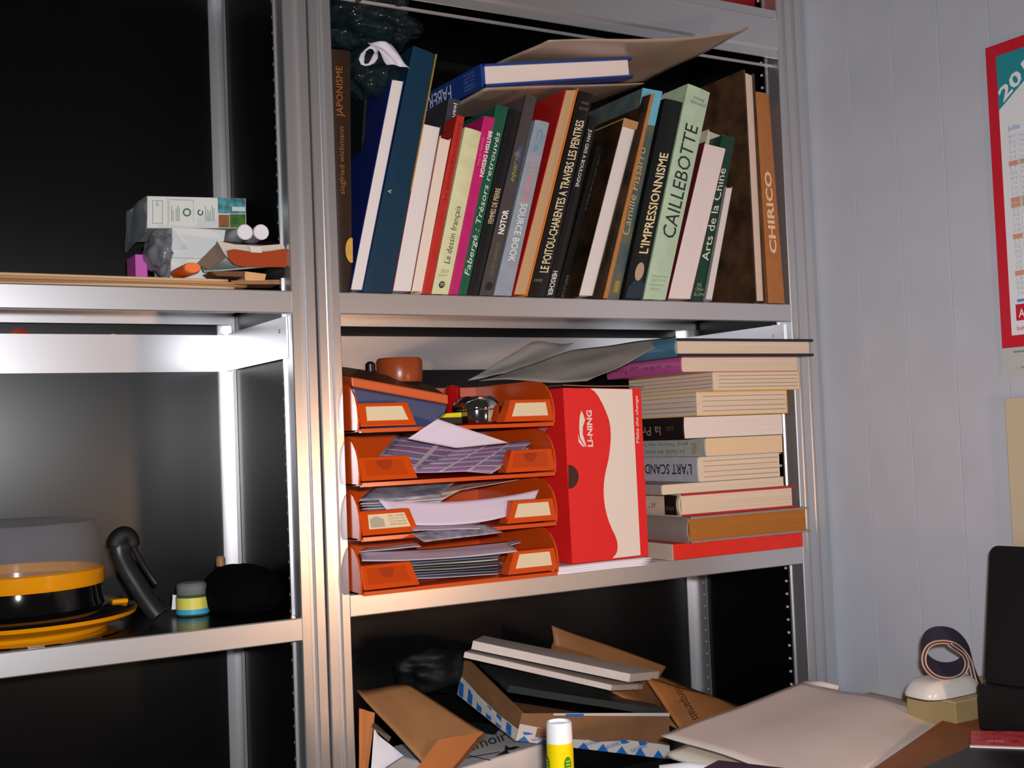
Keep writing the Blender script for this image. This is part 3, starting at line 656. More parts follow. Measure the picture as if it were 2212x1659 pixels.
# ------------------------------------------------------------------ stacked books
# (corner x, right x, top y at corner, bottom y at corner, Y0, left-face colour, cover, pages, kind)
stack = [
 ('red box-like book at the bottom of the stack with beige spine', 1455, 1735, 1178, 1212, 'block', cov(214, 44, 30), cov(196, 180, 160)),
 ('thick grey cloth book with brown page edges, second from the bottom of the stack', 1490, 1750, 1122, 1176, 'hard', cov(138, 128, 120), PAGEBR),
 ('red-edged hardback with black spine label in the stack', 1472, 1720, 1064, 1112, 'hard', cov(176, 36, 44), PAGEH),
 ('thin grey paperback above the red-edged hardback', 1428, 1693, 1040, 1062, 'soft', cov(140, 130, 118), PAGEH),
 ('thick grey-spined paperback titled L\u2019ART SCA in the stack', 1507, 1684, 984, 1036, 'soft', cov(176, 174, 180), PAGEH),
 ('grey-green spined guide with cream pages above L\u2019ART SCA', 1523, 1690, 945, 983, 'soft', cov(170, 172, 160), mat('cream_flat4', (226, 196, 158), .8, gain=1.12)),
 ('black book with smooth white pages in the middle of the stack', 1476, 1690, 900, 946, 'soft', cov(28, 26, 28), PAGEHW),
 ('thick yellow-covered catalogue with page sections in the stack', 1505, 1700, 846, 897, 'pages', cov(214, 166, 62), PAGEH),
 ('cream catalogue with rounded spine below the magenta book', 1540, 1727, 803, 843, 'pages', cov(206, 170, 120), PAGEH),
 ('magenta-spined paperback second from the top of the stack', 1471, 1722, 771, 802, 'soft', cov(184, 92, 146), PAGEH),
 ('black-covered hardback with teal spine on top of the stack', 1462, 1756, 731, 769, 'hard', cov(34, 32, 40), PAGEH)]
YS = -.016
zs_ = []
for (lb, cx, rx, ty, by, *_x) in stack:
    zs_.append(at(cx, by, Y=YS).z-at(cx, ty, Y=YS).z)
tot = -sum(zs_); target = at(1462, 731, Y=YS).z-.001
z = .0006; sc = target/tot
TEAL = cov(72, 118, 140)
for k, (lb, cx, rx, ty, by, kind, cov_, pg) in enumerate(stack):
    h = -zs_[k]*sc-.0003; y0 = YS-(.012 if k in (1, 10) else 0)
    xa = at(cx, (ty+by)/2, Y=y0).x; xb = at(rx, (ty+by)/2-20, Y=y0).x; dep = .225 if k not in (3, 9) else .20
    t = thing('book', lb, 'book', ((xa+xb)/2, y0+dep/2, z), 'books in the lying stack')
    b = {'hard': .0032, 'soft': .0007, 'pages': .0016, 'block': .0007}[kind] if k != 10 else .0044
    def BX(x0, x1, ya, yb, za, zb): return G().box(x0, x1, ya, yb, za, zb)
    if kind == 'block':
        obj('slipcase', BX(xa, xb, y0, y0+dep, z, z+h), cov_, t, bevel=.001)
        obj('spine', BX(xa-.0012, xa-.0001, y0+.001, y0+dep, z, z+h), pg, t)
    else:
        ins = .004 if kind == 'hard' else .0004
        g = BX(xa, xb, y0, y0+dep, z, z+b); g.box(xa, xb, y0, y0+dep, z+h-b, z+h)
        if kind == 'pages': g.box(xb-b, xb, y0, y0+dep, z+b, z+h-b)
        obj('cover', g, cov_, t)
        g = G(); x0 = xa+(.0 if kind == 'pages' else b); x1 = xb-(b+.0002 if kind == 'pages' else ins*1.5)
        g.box(x0, x1, y0+ins, y0+dep-ins, z+b, z+h-b); obj('pages', g, pg, t)
        if kind in ('pages', ) or k == 4:                      # signatures: dark grooves between sections
            g = G(); n = 5
            for q in range(1, n):
                zz = z+b+(h-2*b)*(q/n+.03*math.sin(q*5)); g.box(xa+.012, x1-.003, y0+ins-.0003, y0+ins+.001, zz-.0006, zz+.0006)
                if kind == 'pages': g.box(xa-.0004, xa+.001, y0+.002, y0+dep, zz-.0006, zz+.0006)
            obj('section_gap', g, mat('section_shadow', (176, 150, 124), .9), t)
        if kind != 'pages':
            sm = {2: cov(206, 186, 164), 3: cov(150, 146, 140), 9: cov(184, 78, 136), 10: TEAL}.get(k, cov_)
            g = G(); nseg = 8; bw = .006 if kind == 'hard' else .0012   # rounded spine
            def bul(q): return xa-bw*(1-(2*q-1)**2)
            for q in range(nseg):
                q0, q1 = q/nseg, (q+1)/nseg; V = Vector
                A = [(bul(q0), z+h*q0), (bul(q1), z+h*q1)]
                P8 = [V((A[0][0], y0, A[0][1])), V((A[0][0]+.0025, y0, A[0][1])), V((A[1][0]+.0025, y0, A[1][1])), V((A[1][0], y0, A[1][1]))]
                g.hexa(P8+[p+V((0, dep, 0)) for p in P8])
            sp = obj('spine', g, sm, t)
            def ST(yv, zv, d=.0008): return Vector((xa-bw-d, y0+yv, z+zv*h))
            def stx(s, ya, yb, za, zb, m, **kw): text(sp, s, ST(ya, zb), ST(yb, zb), ST(ya, za), m, **kw)   # upside down, reading away
            if k == 4: stx('L\u2019ART SCANDINAVE', .012, .19, .30, .72, ink(44, 40, 50), bold=.01)
            if k == 5:
                stx('Le Guide des Aides Sociales', .05, .2, .12, .38, ink(110, 108, 110)); stx('pour Trouver des Solutions', .04, .2, .58, .84, ink(110, 108, 110)); stx('AIDES', .018, .03, .15, .75, ink(170, 90, 80), shear=.3)
            if k == 6: stx('la Presse', .055, .15, .2, .62, ink(150, 140, 100)); stx('GUIDE', .02, .04, .4, .6, ink(90, 84, 80))
            if k == 2:
                obj('spine_label', G().box(xa-bw-.0006, xa-bw+.003, y0+.006, y0+.034, z+h*.08, z+h*.94), mat('black_label', (28, 22, 20), .5), t)
                stx('HISTOIRE', .010, .030, .3, .45, ink(110, 90, 60)); stx('ART', .055, .075, .35, .6, ink(120, 100, 90), shear=.3)
            if k == 1:
                obj('spine_ornament', G().lathe([(0, 0), (.006, 0), (.006, .0006), (0, .0006)], (0, 0, 0), 6), mat('ornament_brown', (86, 74, 64), .7), t)
                o = t.children[-1]; o.data.transform(Matrix.Rotation(math.radians(-90), 4, 'Y')); o.location = Vector((xa-bw-.0002, y0+.04, z+h*.5))-Vector(t['_o'])
            if k == 9: stx('par Billy Baer', .05, .1, .3, .7, ink(120, 50, 96)); stx('Les Tours', .11, .18, .3, .7, ink(120, 50, 96)); stx('Piaget', .02, .035, .35, .6, ink(130, 56, 100))
    z += h+.0003

# ------------------------------------------------------------------ lower right compartment
BOXK = mat('black_box', (16, 15, 16), .5)
t = thing('storage_box', 'low black storage box under the pile in the bottom compartment', 'box', (.4, .12, -.3598))
obj('body', G().box(.012, .75, .0, .24, -.3598, -.318), BOXK, t, bevel=.002); obj('lid', G().box(.010, .752, -.002, .242, -.318, -.296), mat('black_lid', (20, 19, 20), .4), t, bevel=.002)
# grey book 'memoire'
GB = mat('grey_book_cover', (190, 190, 192), .5, gain=1.1)
p0, p1, p2, p3 = [at(x, y, Z=-.236) for x, y in ((985, 1662), (1192, 1600), (1190, 1545), (1045, 1562))]
ax = (p1-p0).normalized(); ay = Vector((-ax.y, ax.x, 0)); o0 = p1-ax*.185
t = thing('book', 'grey-covered thick book lying under the blue-patterned box', 'book', tuple(o0+ax*.1+ay*.07+Vector((0, 0, -.059))))
def M(u, v, w_): return o0+ax*u+ay*v+Vector((0, 0, w_))
def MB(u0, u1, v0, v1, w0, w1): return G().hexa([M(u0, v0, w0), M(u1, v0, w0), M(u1, v0, w1), M(u0, v0, w1), M(u0, v1, w0), M(u1, v1, w0), M(u1, v1, w1), M(u0, v1, w1)])
g = MB(0, .185, 0, .16, -.002, 0); g.f += [[i+len(g.v) for i in f_] for f_ in MB(0, .185, 0, .16, -.0595, -.0575).f]; g2 = MB(0, .185, 0, .16, -.0595, -.0575); g.v += g2.v; g.uv += g2.uv
obj('cover', g, GB, t); obj('pages', MB(.002, .183, .002, .158, -.0573, -.0022), PAGEHW, t)
def MP(x, y, d=.0005): p = at(x, y, Z=-.236); return Vector((p.x, p.y, -.236+d))
text(t, 'm\u00e9moire', MP(985, 1634), MP(1114, 1594), MP(977, 1614), ink(56, 56, 60), name='title')
obj('bird_print', G().face([MP(x, y, .0006) for x, y in ((1070, 1634), (1100, 1628), (1096, 1622), (1110, 1620), (1125, 1614), (1112, 1613), (1100, 1616), (1092, 1610), (1090, 1622))][::-1]), ink(30, 30, 34), t)
for a, b in (((1000, 1640), (1080, 1626)), ((1005, 1632), (1060, 1644))):
    obj('line_print', G().face([MP(*a), MP(*b), MP(b[0], b[1]-2), MP(a[0], a[1]-2)]), ink(70, 70, 76), t)
obj('dark_print', G().face([MP(x, y, .0006) for x, y in ((1035, 1584), (1068, 1588), (1078, 1578), (1060, 1566), (1020, 1560), (1010, 1572))]), ink(36, 36, 42), t)
# NAVARRE box
BOXB = mat('brown_cardboard', (138, 98, 66), .45, gain=1.1, noise_amt=.18, nscale=20, bump=.2); NB = mat('box_blue_print', (40, 110, 190), .4); NW = mat('box_white_print', (206, 198, 192), .5, gain=1.1)
f = [at(1113, 1600, Y=-.020), at(1446, 1640, Y=-.020), at(1446, 1540, Y=-.012), at(1128, 1541, Y=-.012)]
bk = [at(988, 1500, Y=.16), at(1370, 1560, Y=.16), at(1380, 1480, Y=.165), at(1003, 1418, Y=.165)]
kx = .236
bk = [Vector((p.x+.0, p.y, p.z)) for p in bk]
t = thing('cardboard_box', 'brown cardboard box with blue zigzag band, tilted on the grey book', 'box', tuple((f[0]+f[1])/2))
g = G()
th = .0025
inn = [Vector((0, .003, 0))]
g.hexa([f[0], f[1], f[2], f[3]]+[p+Vector((0, .003, 0)) for p in f])                    # front wall
lw = [bk[0], f[0], f[3], bk[3]]
nl = Vector((.003, 0, 0)); g.hexa(lw+[p+nl for p in lw])
fl = [f[0], f[1], bk[1], bk[0]]; g.hexa(fl+[p+Vector((0, 0, .002)) for p in fl])
rw = [f[1], bk[1], bk[2], f[2]]; g.hexa(rw+[p-nl for p in rw])
obj('body', g, BOXB, t)
def FB(u, v, d=.0006): return (f[0]*(1-u)+f[1]*u)*(1-v)+(f[3]*(1-u)+f[2]*u)*v+Vector((0, -d, 0))
def LB(u, v, d=.0006): return (bk[0]*(1-u)+f[0]*u)*(1-v)+(bk[3]*(1-u)+f[3]*u)*v+Vector((-d, -d, 0))
obj('printed_band', G().face([FB(a, b) for a, b in ((0, 0), (1, 0), (1, .30), (.72, .34), (.5, .22), (.28, .42), (0, .62))]), NW, t)
obj('printed_band', G().face([LB(a, b) for a, b in ((0, 0), (1, 0), (1, .42), (.7, .36), (.35, .4), (0, .5))]), NW, t)
for k in range(8):
    u = .01+k*.125
    hh = .18 if k % 2 else .20
    obj('blue_triangle', G().face([FB(a, b, .0010) for a, b in ((u, 0), (u+.075, 0), (u+.035, hh))]), NB, t)
    if k in (0, 2, 5, 6): obj('blue_triangle', G().face([FB(a, b, .0010) for a, b in ((u+.03, .24), (u+.06, .05+.2), (u+.09, .30), (u+.05, .34), (u+.02, .34))][::1]), NB, t)
for k in range(6):
    u = .02+k*.165
    obj('blue_stripe', G().face([LB(a, b, .0011) for a, b in ((u, .02), (u+.09, .02), (u+.06, .36), (u-.02, .36))]), NB, t)
obj('edge_print', G().face([FB(a, b) for a, b in ((.28, .90), (.40, .90), (.40, .985), (.28, .985))]), NB, t)
obj('edge_print', G().face([FB(a, b, .0004) for a, b in ((.2, .93), (1, .93), (1, 1), (.2, 1))]), NW, t)
for u in (.10, .42, .56, .74):
    text(t, 'NAVARRE', FB(u, .04, .0012), FB(u+.10, .22, .0012), FB(u-.012, .13, .0012), ink(60, 90, 160), name='box_lettering')
WB = mat('off_white_board', (206, 196, 190), .6, gain=1.12, noise_amt=.08, nscale=30)
def slabpx(name, label, pts, thick, m, cat, group=None, wav=0, part=None):
    P_ = [at(x, y, Y=Y) for x, y, Y in pts]
    return solo(name, label, cat, sheet(P_, 0, wav, thick, nu=12, nv=6, nrm=(0, 0, 1)), m, group)
slabpx('foam_board', 'pale board lying upper-most across the cardboard box', [(1045, 1373, .16), (1425, 1450, .07), (1362, 1456, -.02), (1022, 1384, .05)], .012, WB, 'board')
slabpx('foam_board', 'narrow pale board wedged under the upper pale board', [(1030, 1398, .16), (1390, 1478, .08), (1322, 1480, -.015), (1004, 1408, .03)], .008, WB, 'board')
slabpx('folder', 'dark green-grey folder lying inside the cardboard box', [(1040, 1425, .16), (1470, 1520, .12), (1440, 1536, .0), (1100, 1480, .02)], .010, mat('dark_folder', (50, 58, 58), .35), 'folder', wav=.002)
KR2 = mat('brown_envelope', (136, 92, 54), .5, gain=1.15, noise_amt=.15, nscale=16)
t = thing('kraft_envelope', 'brown kraft envelope with pointed flap leaning behind the pale boards', 'envelope', (.52, .1, -.25))
obj('body', sheet([at(1200, 1372, Y=.17), at(1628, 1536, Y=.08), at(1500, 1590, Y=.0), at(1185, 1418, Y=.14)], thick=.004, wav=.004, seed=3, nrm=(0, 0, 1), nu=20), KR2, t, smooth='all')
obj('flap', sheet([at(1192, 1350, Y=.165), at(1440, 1440, Y=.13), at(1420, 1470, Y=.11), at(1198, 1395, Y=.155)], thick=.002, wav=.003, seed=5, nrm=(0, 0, 1)), KR2, t, smooth='all')
t = thing('kraft_envelope', 'kraft envelope with dark lettering beside the white folder', 'envelope', (.55, .0, -.27))
obj('body', sheet([at(1395, 1462, Y=.05), at(1560, 1510, Y=.03), at(1615, 1540, Y=-.03), at(1478, 1584, Y=-.04)], thick=.004, wav=.004, seed=7, nrm=(0, 0, 1), nu=16), mat('kraft_orange', (168, 108, 58), .55, gain=1.1, noise_amt=.12, nscale=20), t, smooth='all')
text(t, 'montparnass', at(1446, 1488, Y=.018), at(1490, 1562, Y=-.036), at(1466, 1482, Y=.02), ink(60, 36, 22), lift=.004, name='lettering')
# left: cardboard sleeve
t = thing('cardboard_sleeve', 'open brown cardboard sleeve at the lower left of the right unit', 'cardboard', (.1, .0, -.27))
CB = mat('tan_cardboard', (176, 126, 82), .6, gain=1.12, noise_amt=.12, nscale=18)
obj('panel', sheet([at(772, 1492, Y=.075), at(878, 1476, Y=.10), at(1046, 1582, Y=-.012), at(935, 1668, Y=-.07)], thick=.0025, wav=.002, seed=2, nrm=(0, 0, 1), nu=16), CB, t, smooth='all')
obj('edge_strip', sheet([at(946, 1598, Y=-.035), at(1044, 1580, Y=-.014), at(968, 1672, Y=-.075), at(892, 1672, Y=-.075)], thick=.002, wav=.0005, nrm=(0, 0, 1)), mat('orange_cardboard', (190, 116, 62), .5, gain=1.12), t)
obj('corrugated_edge', sheet([at(1046, 1582, Y=-.0125), at(1050, 1586, Y=-.012), at(974, 1674, Y=-.075), at(968, 1670, Y=-.0745)], thick=.001, nrm=(0, 0, 1)), mat('cardboard_core', (120, 70, 40), .8), t)
obj('front_flap', sheet([at(776, 1530, Y=.035), at(810, 1540, Y=.035), at(792, 1690, Y=.008), at(776, 1690, Y=.008)], thick=.002, wav=.001), mat('orange_cardboard', (190, 116, 62)), t)
solo('paper_sheet', 'small white folded paper lying on the tan cardboard sleeve', 'paper', sheet([at(808, 1575, Y=.020), at(822, 1592, Y=.018), at(872, 1632, Y=-.010), at(800, 1680, Y=-.004)], thick=.0006, wav=.001, nrm=(0, -.6, .8)), PAPER)
solo('metal_clip', 'flat brown metal clip across the tan cardboard sleeve', 'clip', G().hexa([at(x, y, Y=Y) for x, y, Y in ((803, 1570, .024), (840, 1602, .008), (845, 1592, .009), (808, 1560, .026), (803, 1572, .028), (840, 1604, .012), (845, 1594, .013), (808, 1562, .030))]), mat('brown_metal', (104, 84, 72), .3, .6))
DB = blob(at(940, 1440, Y=.20), (.062, .04, .036), .3, 2, 9, 44, 30)
solo('plastic_bag', 'dark crumpled bag in the shadow behind the cardboard sleeve', 'bag', DB, mat('dark_bag', (14, 18, 19), .55, spec=.3), smooth='all')

# ------------------------------------------------------------------ left unit, upper shelf
ZD = .4003
for k in range(5):
    zz = ZD+.0035*k; xr = (.128, .136, .118, .132, .14)[k]
    m = (mat('kraft_a', (182, 142, 100), .7, gain=1.1), mat('kraft_b', (200, 168, 130), .7, gain=1.1), mat('kraft_c', (150, 112, 80), .7, gain=1.1))[k % 3]
    lb_ = ['bottom', 'second', 'middle', 'fourth', 'top'][k]
    solo('kraft_envelope', lb_+' brown kraft envelope of the flat pile on the left shelf', 'envelope', sheet([Vector((-.60, .235, zz)), Vector((-xr, .235, zz)), Vector((-xr-.004, .006+.004*k, zz+.0006)), Vector((-.60, .006+.003*k, zz))], wav=.0016, thick=.0026, seed=k, nrm=(0, 0, 1), nu=30), m, 'flat kraft envelopes', smooth='all')
ZE = ZD+.0190
# printed carton
f = [at(x, y, Y=.10) for x, y in ((318, 493), (533, 493), (531, 428), (318, 423))]
t = thing('tissue_carton', 'white and green printed carton in clear wrap on the left shelf', 'box', tuple((f[0]+f[1])/2))
CW = mat('carton_white', (214, 216, 212), .4, gain=1.1)
dv = Vector((0, .115, 0)); obj('body', G().hexa(f+[p+dv for p in f]), CW, t, bevel=.001)
def K(u, v, d=.0006): return (f[0]*(1-u)+f[1]*u)*(1-v)+(f[3]*(1-u)+f[2]*u)*v+Vector((0, -d, 0))
def kq(nm, u0, u1, v0, v1, m, d=.0005): return obj(nm, G().face([K(u0, v0, d), K(u1, v0, d), K(u1, v1, d), K(u0, v1, d)]), m, t)
kq('sky_print', .705, .99, .48, .99, mat('sky_print_mat', (96, 176, 206), .4, c2=(60, 110, 90), nscale=90))
kq('leaf_print', .825, .99, .02, .46, mat('leaf_print_mat', (84, 128, 50), .4, c2=(40, 84, 40), nscale=90)); kq('red_print', .71, .82, .02, .44, mat('red_print_mat', (196, 74, 60), .4, c2=(110, 110, 50), nscale=90))
kq('white_tab', .85, .985, .56, .70, CW, .0012)
GR = ink(110, 124, 112)
for u0, u1, v0, v1 in ((.05, .055, .14, .86), (.145, .15, .14, .86), (.20, .203, .1, .95), (.21, .213, .15, .85), (.455, .458, .2, .9), (.05, .15, .14, .155), (.05, .15, .85, .865), (.215, .457, .885, .9)): kq('rule_line', u0, u1, v0, v1, GR)
for u in (.235, .25, .28, .295, .31, .575, .595, .61, .625, .645, .66): kq('print_line', u, u+.006, .22, .22+.5*(.8+.2*math.sin(u*90)), GR)
for uc, ro in ((.39, .042), (.525, .030)):
    g = G(); n = 24
    for q in range(n):
        a, b = 2*math.pi*q/n, 2*math.pi*(q+1)/n
        if uc > .5 and q in (3, 4, 5): continue
        g.face([K(uc+ro*r*math.cos(c), .5+ro*3.2*r*math.sin(c), .0007) for r, c in ((.62, a), (1, a), (1, b), (.62, b))])
    obj('emblem', g, ink(70, 110, 90) if uc < .5 else ink(40, 60, 56), t)
g = G(); tri = [(.08, .70), (.115, .70), (.0975, .84)]
for q in range(3):
    a, b = tri[q], tri[(q+1) % 3]; cx_, cy_ = .0975, .745
    sh = lambda p, k: (cx_+(p[0]-cx_)*k, cy_+(p[1]-cy_)*k)
    g.face([K(*a, .0007), K(*b, .0007), K(*sh(b, .6), .0007), K(*sh(a, .6), .0007)])
obj('recycling_mark', g, GR, t)
CLW = mat('clear_wrap', (170, 178, 186), .15, alpha=.45)
obj('wrap', sheet([f[3]+Vector((-.001, .115, 0)), f[3]+Vector((-.001, 0, 0)), f[0]+Vector((-.001, 0, -.006)), f[0]+Vector((-.004, .11, -.016))], wav=.003, thick=.0004, seed=4), CLW, t)
# small white box with plastic
fz = ZE+.0008
f2 = [at(x, y, Y=.075) for x, y in ((368, 590), (470, 590), (488, 497), (372, 494))]
f2[0].z = f2[1].z = fz
t = thing('small_box', 'plain white small box under the printed carton', 'box', tuple((f2[0]+f2[1])/2))
f2[2].z = f2[3].z = f[0].z-.0012
obj('body', G().hexa(f2+[p+Vector((0, .09, 0)) for p in f2]), CW, t, bevel=.001)
cf = at(386, 540, Y=.074)
obj('seam', G().box(f2[0].x+.002, f2[1].x-.003, .0742, .0752, cf.z-.0006-.01, cf.z+.0002-.01), ink(150, 150, 156), t)
obj('flap', G().prism([at(x, y, Y=.0735) for x, y in ((372, 496), (378, 497), (407, 538), (372, 540))][::-1], (0, .001, 0)), mat('flap_white', (206, 206, 216), .4), t)
g = blob(at(343, 546, Y=.10), (.016, .04, .0255), .35, 2.5, 3, 36, 24)
solo('plastic_wrap', 'grey crumpled plastic wrap beside the small white box', 'plastic wrap', g, mat('grey_wrap', (130, 132, 138), .2, alpha=.8), smooth='all')
a = at(293, 588, Y=.12); b = at(318, 550, Y=.12)
solo('sticky_notes', 'pink block of sticky notes behind the plastic wrap', 'notes', G().box(a.x, b.x, .12, .17, fz, b.z), mat('pink_paper', (206, 92, 180), .5, gain=1.1), bevel=.0008)
# two white tubes
for k, (cx_, lb_) in enumerate(((530, 'left of two white round tubes on the brown case'), (565, 'right of two white round tubes on the brown case'))):
    c = at(cx_, 501, Y=.03)
    t = thing('white_tube', lb_, 'tube', (c.x, .09, c.z-.0105), 'pair of white tubes')
    obj('body', G().lathe([(0, .13), (.0098, .13), (.0098, .004)], (c.x, 0+.03, c.z), 24, 'y'), mat('tube_grey', (176, 174, 180), .4), t, smooth=True)
    obj('cap', G().lathe([(.0098, .010), (.0103, .009), (.0103, .001), (.0092, 0), (0, 0)], (c.x, .03, c.z), 24, 'y'), mat('tube_cap', (226, 222, 228), .4, gain=1.1), t, smooth=True)
# brown glasses case
t = thing('leather_case', 'brown leather case with pale lining and a clip lying open', 'case', (-.10, .05, ZE))
LE = mat('brown_leather', (156, 64, 30), .28, gain=1.15); LI = mat('case_lining', (206, 196, 178), .6)
pt = [(491, 541), (495, 559), (507, 571), (525, 576), (614, 577), (626, 571), (630, 559), (616, 537), (585, 542), (552, 545), (507, 538)]
obj('flap', G().prism([at(x, y, Y=.010) for x, y in pt], (0, .004, .0)), LE, t, smooth=True)
obj('lining', G().prism([at(x, y, Y=.0155) for x, y in ((469, 520), (485, 548), (500, 566), (625, 562), (617, 540), (612, 527), (560, 531), (507, 528))], (0, .003, 0)), LI, t)
obj('body', sheet([at(470, 522, Y=.10), at(600, 518, Y=.10), at(618, 534, Y=.02), at(476, 524, Y=.02)], thick=.002, wav=.002, nrm=(0, 0, 1)), mat('case_dark', (58, 44, 40), .4), t)
obj('lower_panel', sheet([at(420, 566, Y=.09), at(470, 540, Y=.04), at(618, 574, Y=.018), at(440, 584, Y=.03)], thick=.002, wav=.002, nrm=(0, 0, 1)), mat('case_pale', (150, 160, 154), .5), t)
obj('side_gusset', G().prism([at(x, y, Y=.03) for x, y in ((470, 524), (489, 556), (450, 582), (425, 570))][::-1], (0, .004, 0)), mat('case_grey_brown', (112, 92, 80), .5), t)
q = [at(x, y, Y=.0085) for x, y in ((543, 545), (566, 546), (563, 534), (538, 532))]
obj('clasp', G().hexa(q+[p+Vector((0, .0015, 0)) for p in q]), mat('clasp_white', (220, 214, 210), .3), t)
# orange marker
c0, c1 = at(415, 577, Y=.012), at(385, 582, Y=.07)
t = thing('marker_pen', 'flat orange marker pen lying on the kraft envelopes', 'pen', (c0.x, .04, ZE))
c0.z = c1.z = ZE+.0078
obj('barrel', G().tube([c0+Vector((0, .001, 0)), c0*.5+c1*.5, c1], [.0112, .0112, .0105], 16, flat=.62, up=Vector((0, 0, 1))), mat('orange_marker', (240, 104, 34), .3, gain=1.1), t, smooth=True)
obj('end_cap', G().tube([c0+Vector((0, -.003, 0)), c0+Vector((0, .001, 0))], [.0100, .0113], 16, flat=.62, up=Vector((0, 0, 1))), mat('orange_cap', (250, 120, 60), .3, gain=1.1), t, smooth=True)
for k, (pts, lb_, m) in enumerate(((((455, 586), (530, 586), (528, 598), (470, 596)), 'dark brown wood offcut under the leather case', cov(104, 70, 48)), (((528, 586), (575, 592), (572, 606), (530, 606)), 'pale wood offcut under the leather case', cov(206, 160, 112)), (((500, 606), (604, 604), (606, 614), (498, 614)), 'flat brown cardboard strip on the shelf below the leather case', cov(150, 104, 70)))):
    P_ = [at(x, y, Y=.028+.004*k) for x, y in pts]
    if k == 2: P_ = [Vector((p.x, p.y, max(p.z, ZD+.001))) for p in P_]
    solo('wood_offcut' if k < 2 else 'cardboard_strip', lb_, 'offcut', G().prism([P_[3], P_[2], P_[1], P_[0]], (0, .04, 0)), m)
g = blob(at(598, 592, Y=.05), (.016, .03, .010), .2, 2, 2, 24, 16)
solo('dark_cloth', 'small black cloth lump by the post under the leather case', 'cloth', g, mat('black_cloth', (18, 16, 18), .8), smooth='all')
# things behind the beam
for px_, r, m, lb_ in ((42, .017, cov(150, 40, 26), 'red disc half hidden behind the left rear beam'), (245, .010, cov(196, 176, 150), 'pale knob half hidden behind the left rear beam')):
    c = at(px_, 736, Y=.2975); g = G().lathe([(0, .0028), (r, .0028), (r, 0), (r*.7, -.0008), (0, -.001)], (c.x, .2972, c.z), 24, 'y')
    solo('disc' if r > .012 else 'knob', lb_, 'disc' if r > .012 else 'knob', g, m, smooth=True)

# ------------------------------------------------------------------ left unit, middle shelf
ZS = -.0225
c = Vector((-.388, .146, ZS))
t = thing('cake_carrier', 'round yellow and black cake carrier with clear lid on the left shelf', 'cake carrier', tuple(c))
YEL = mat('yellow_gloss_plastic', (228, 148, 10), .16, gain=1.1); BKG = mat('black_gloss_plastic', (14, 13, 14), .1)
obj('dish', G().lathe([(0, .002), (.10, .002), (.105, .0), (.108, .006), (.128, .012), (.142, .018), (.144, .023), (.140, .023), (.128, .018), (.10, .012), (0, .012)], c, 56), YEL, t, smooth=True)
obj('tray_rim', G().lathe([(0, .014), (.125, .020), (.1405, .0235), (.142, .027), (.132, .031), (.104, .032), (.101, .040), (.098, .060), (.098, .066), (0, .066)], c, 56), BKG, t, smooth=True)
obj('band', G().lathe([(.100, .058), (.1035, .058), (.1045, .062), (.1045, .077), (.101, .079), (.098, .078), (.098, .058)], c, 56), YEL, t, smooth=True)
CL = mat('frosted_plastic_dome', (160, 160, 168), .5, alpha=.24, spec=.2)
obj('dome', G().lathe([(.101, .079), (.102, .10), (.099, .128), (.093, .137), (.06, .141), (0, .142)], c, 56), CL, t, smooth=True)
obj('foil', G().lathe([(.09, -.0002+.0004), (.117, .0002), (.117, .0012), (.09, .0012)], c+Vector((.01, -.02, 0)), 40), mat('foil', (170, 160, 150), .15, 1), t)
obj('dish_glint', G().box(c.x+.104, c.x+.124, c.y-.055, c.y-.035, c.z+.030, c.z+.036), YEL, t, bevel=.002)  # small yellow block standing in for glints in the dish
# black brush/clipper
BP = mat('black_matt_plastic', (34, 34, 36), .32)
t = thing('stapler', 'black plastic hand tool with comb teeth leaning beside the cake carrier', 'hand tool', tuple(at(345, 1338, Z=ZS)))
pth = [at(x, y, Y=Y) for x, y, Y in ((262, 1172, .13), (258, 1190, .128), (272, 1225, .12), (300, 1270, .11), (325, 1308, .10), (343, 1330, .094))]
pth = smoothp(pth)
obj('body', G().tube(pth, [.0125+.0025*math.exp(-((q/len(pth)-.15)/.12)**2) for q in range(len(pth))], 16, flat=.7), BP, t, smooth='all')
pth = [at(x, y, Y=Y) for x, y, Y in ((250, 1184, .128), (252, 1168, .13), (267, 1155, .13), (282, 1162, .13), (289, 1182, .128))]
pth = smoothp(pth)
obj('head', G().tube(pth, [.007+.006*math.sin(math.pi*min(1, .25+q/len(pth)*.75)) for q in range(len(pth))], 16, flat=.8), mat('black_rubber', (12, 12, 12), .6), t, smooth='all')
pth = [at(x, y, Y=Y) for x, y, Y in ((284, 1172, .128), (300, 1205, .12), (322, 1240, .11), (338, 1262, .105))]
pth = smoothp(pth)
obj('arm', G().tube(pth, .0042, 10), BP, t, smooth='all')
for k in range(5):
    a = at(336+k*5.5, 1290+k*8, Y=.10); b = at(350+k*4, 1284+k*7.5, Y=.09)
    obj('tooth', G().tube([a, b], [.0022, .0012], 6), BP, t)
# jar
c = Vector((-.1705, .137, ZS))
t = thing('paste_jar', 'small glass jar with yellow and blue label beside the black bag', 'jar', tuple(c))
obj('body', G().lathe([(0, .0004), (.0205, .0004), (.0215, .002), (.0215, .026), (.019, .029)], c, 32), mat('jar_glass', (70, 92, 66), .1), t, smooth=True)
obj('label', G().lathe([(.0217, .008), (.0219, .008), (.0219, .0245), (.0217, .0245)], c, 32), mat('label_yellow', (222, 214, 96), .4, gain=1.1), t, smooth=True)
obj('label_stripe', G().lathe([(.0220, .003), (.0221, .003), (.0221, .0095), (.0220, .0095)], c, 32), mat('label_blue', (60, 164, 206), .4, gain=1.1), t, smooth=True)
obj('lid', G().lathe([(.018, .028), (.0205, .0285), (.0205, .040), (.017, .043), (0, .043)], c, 24), mat('lid_clear', (150, 154, 150), .08, alpha=.55), t, smooth=True)
wc = at(377, 1297, Y=.15)
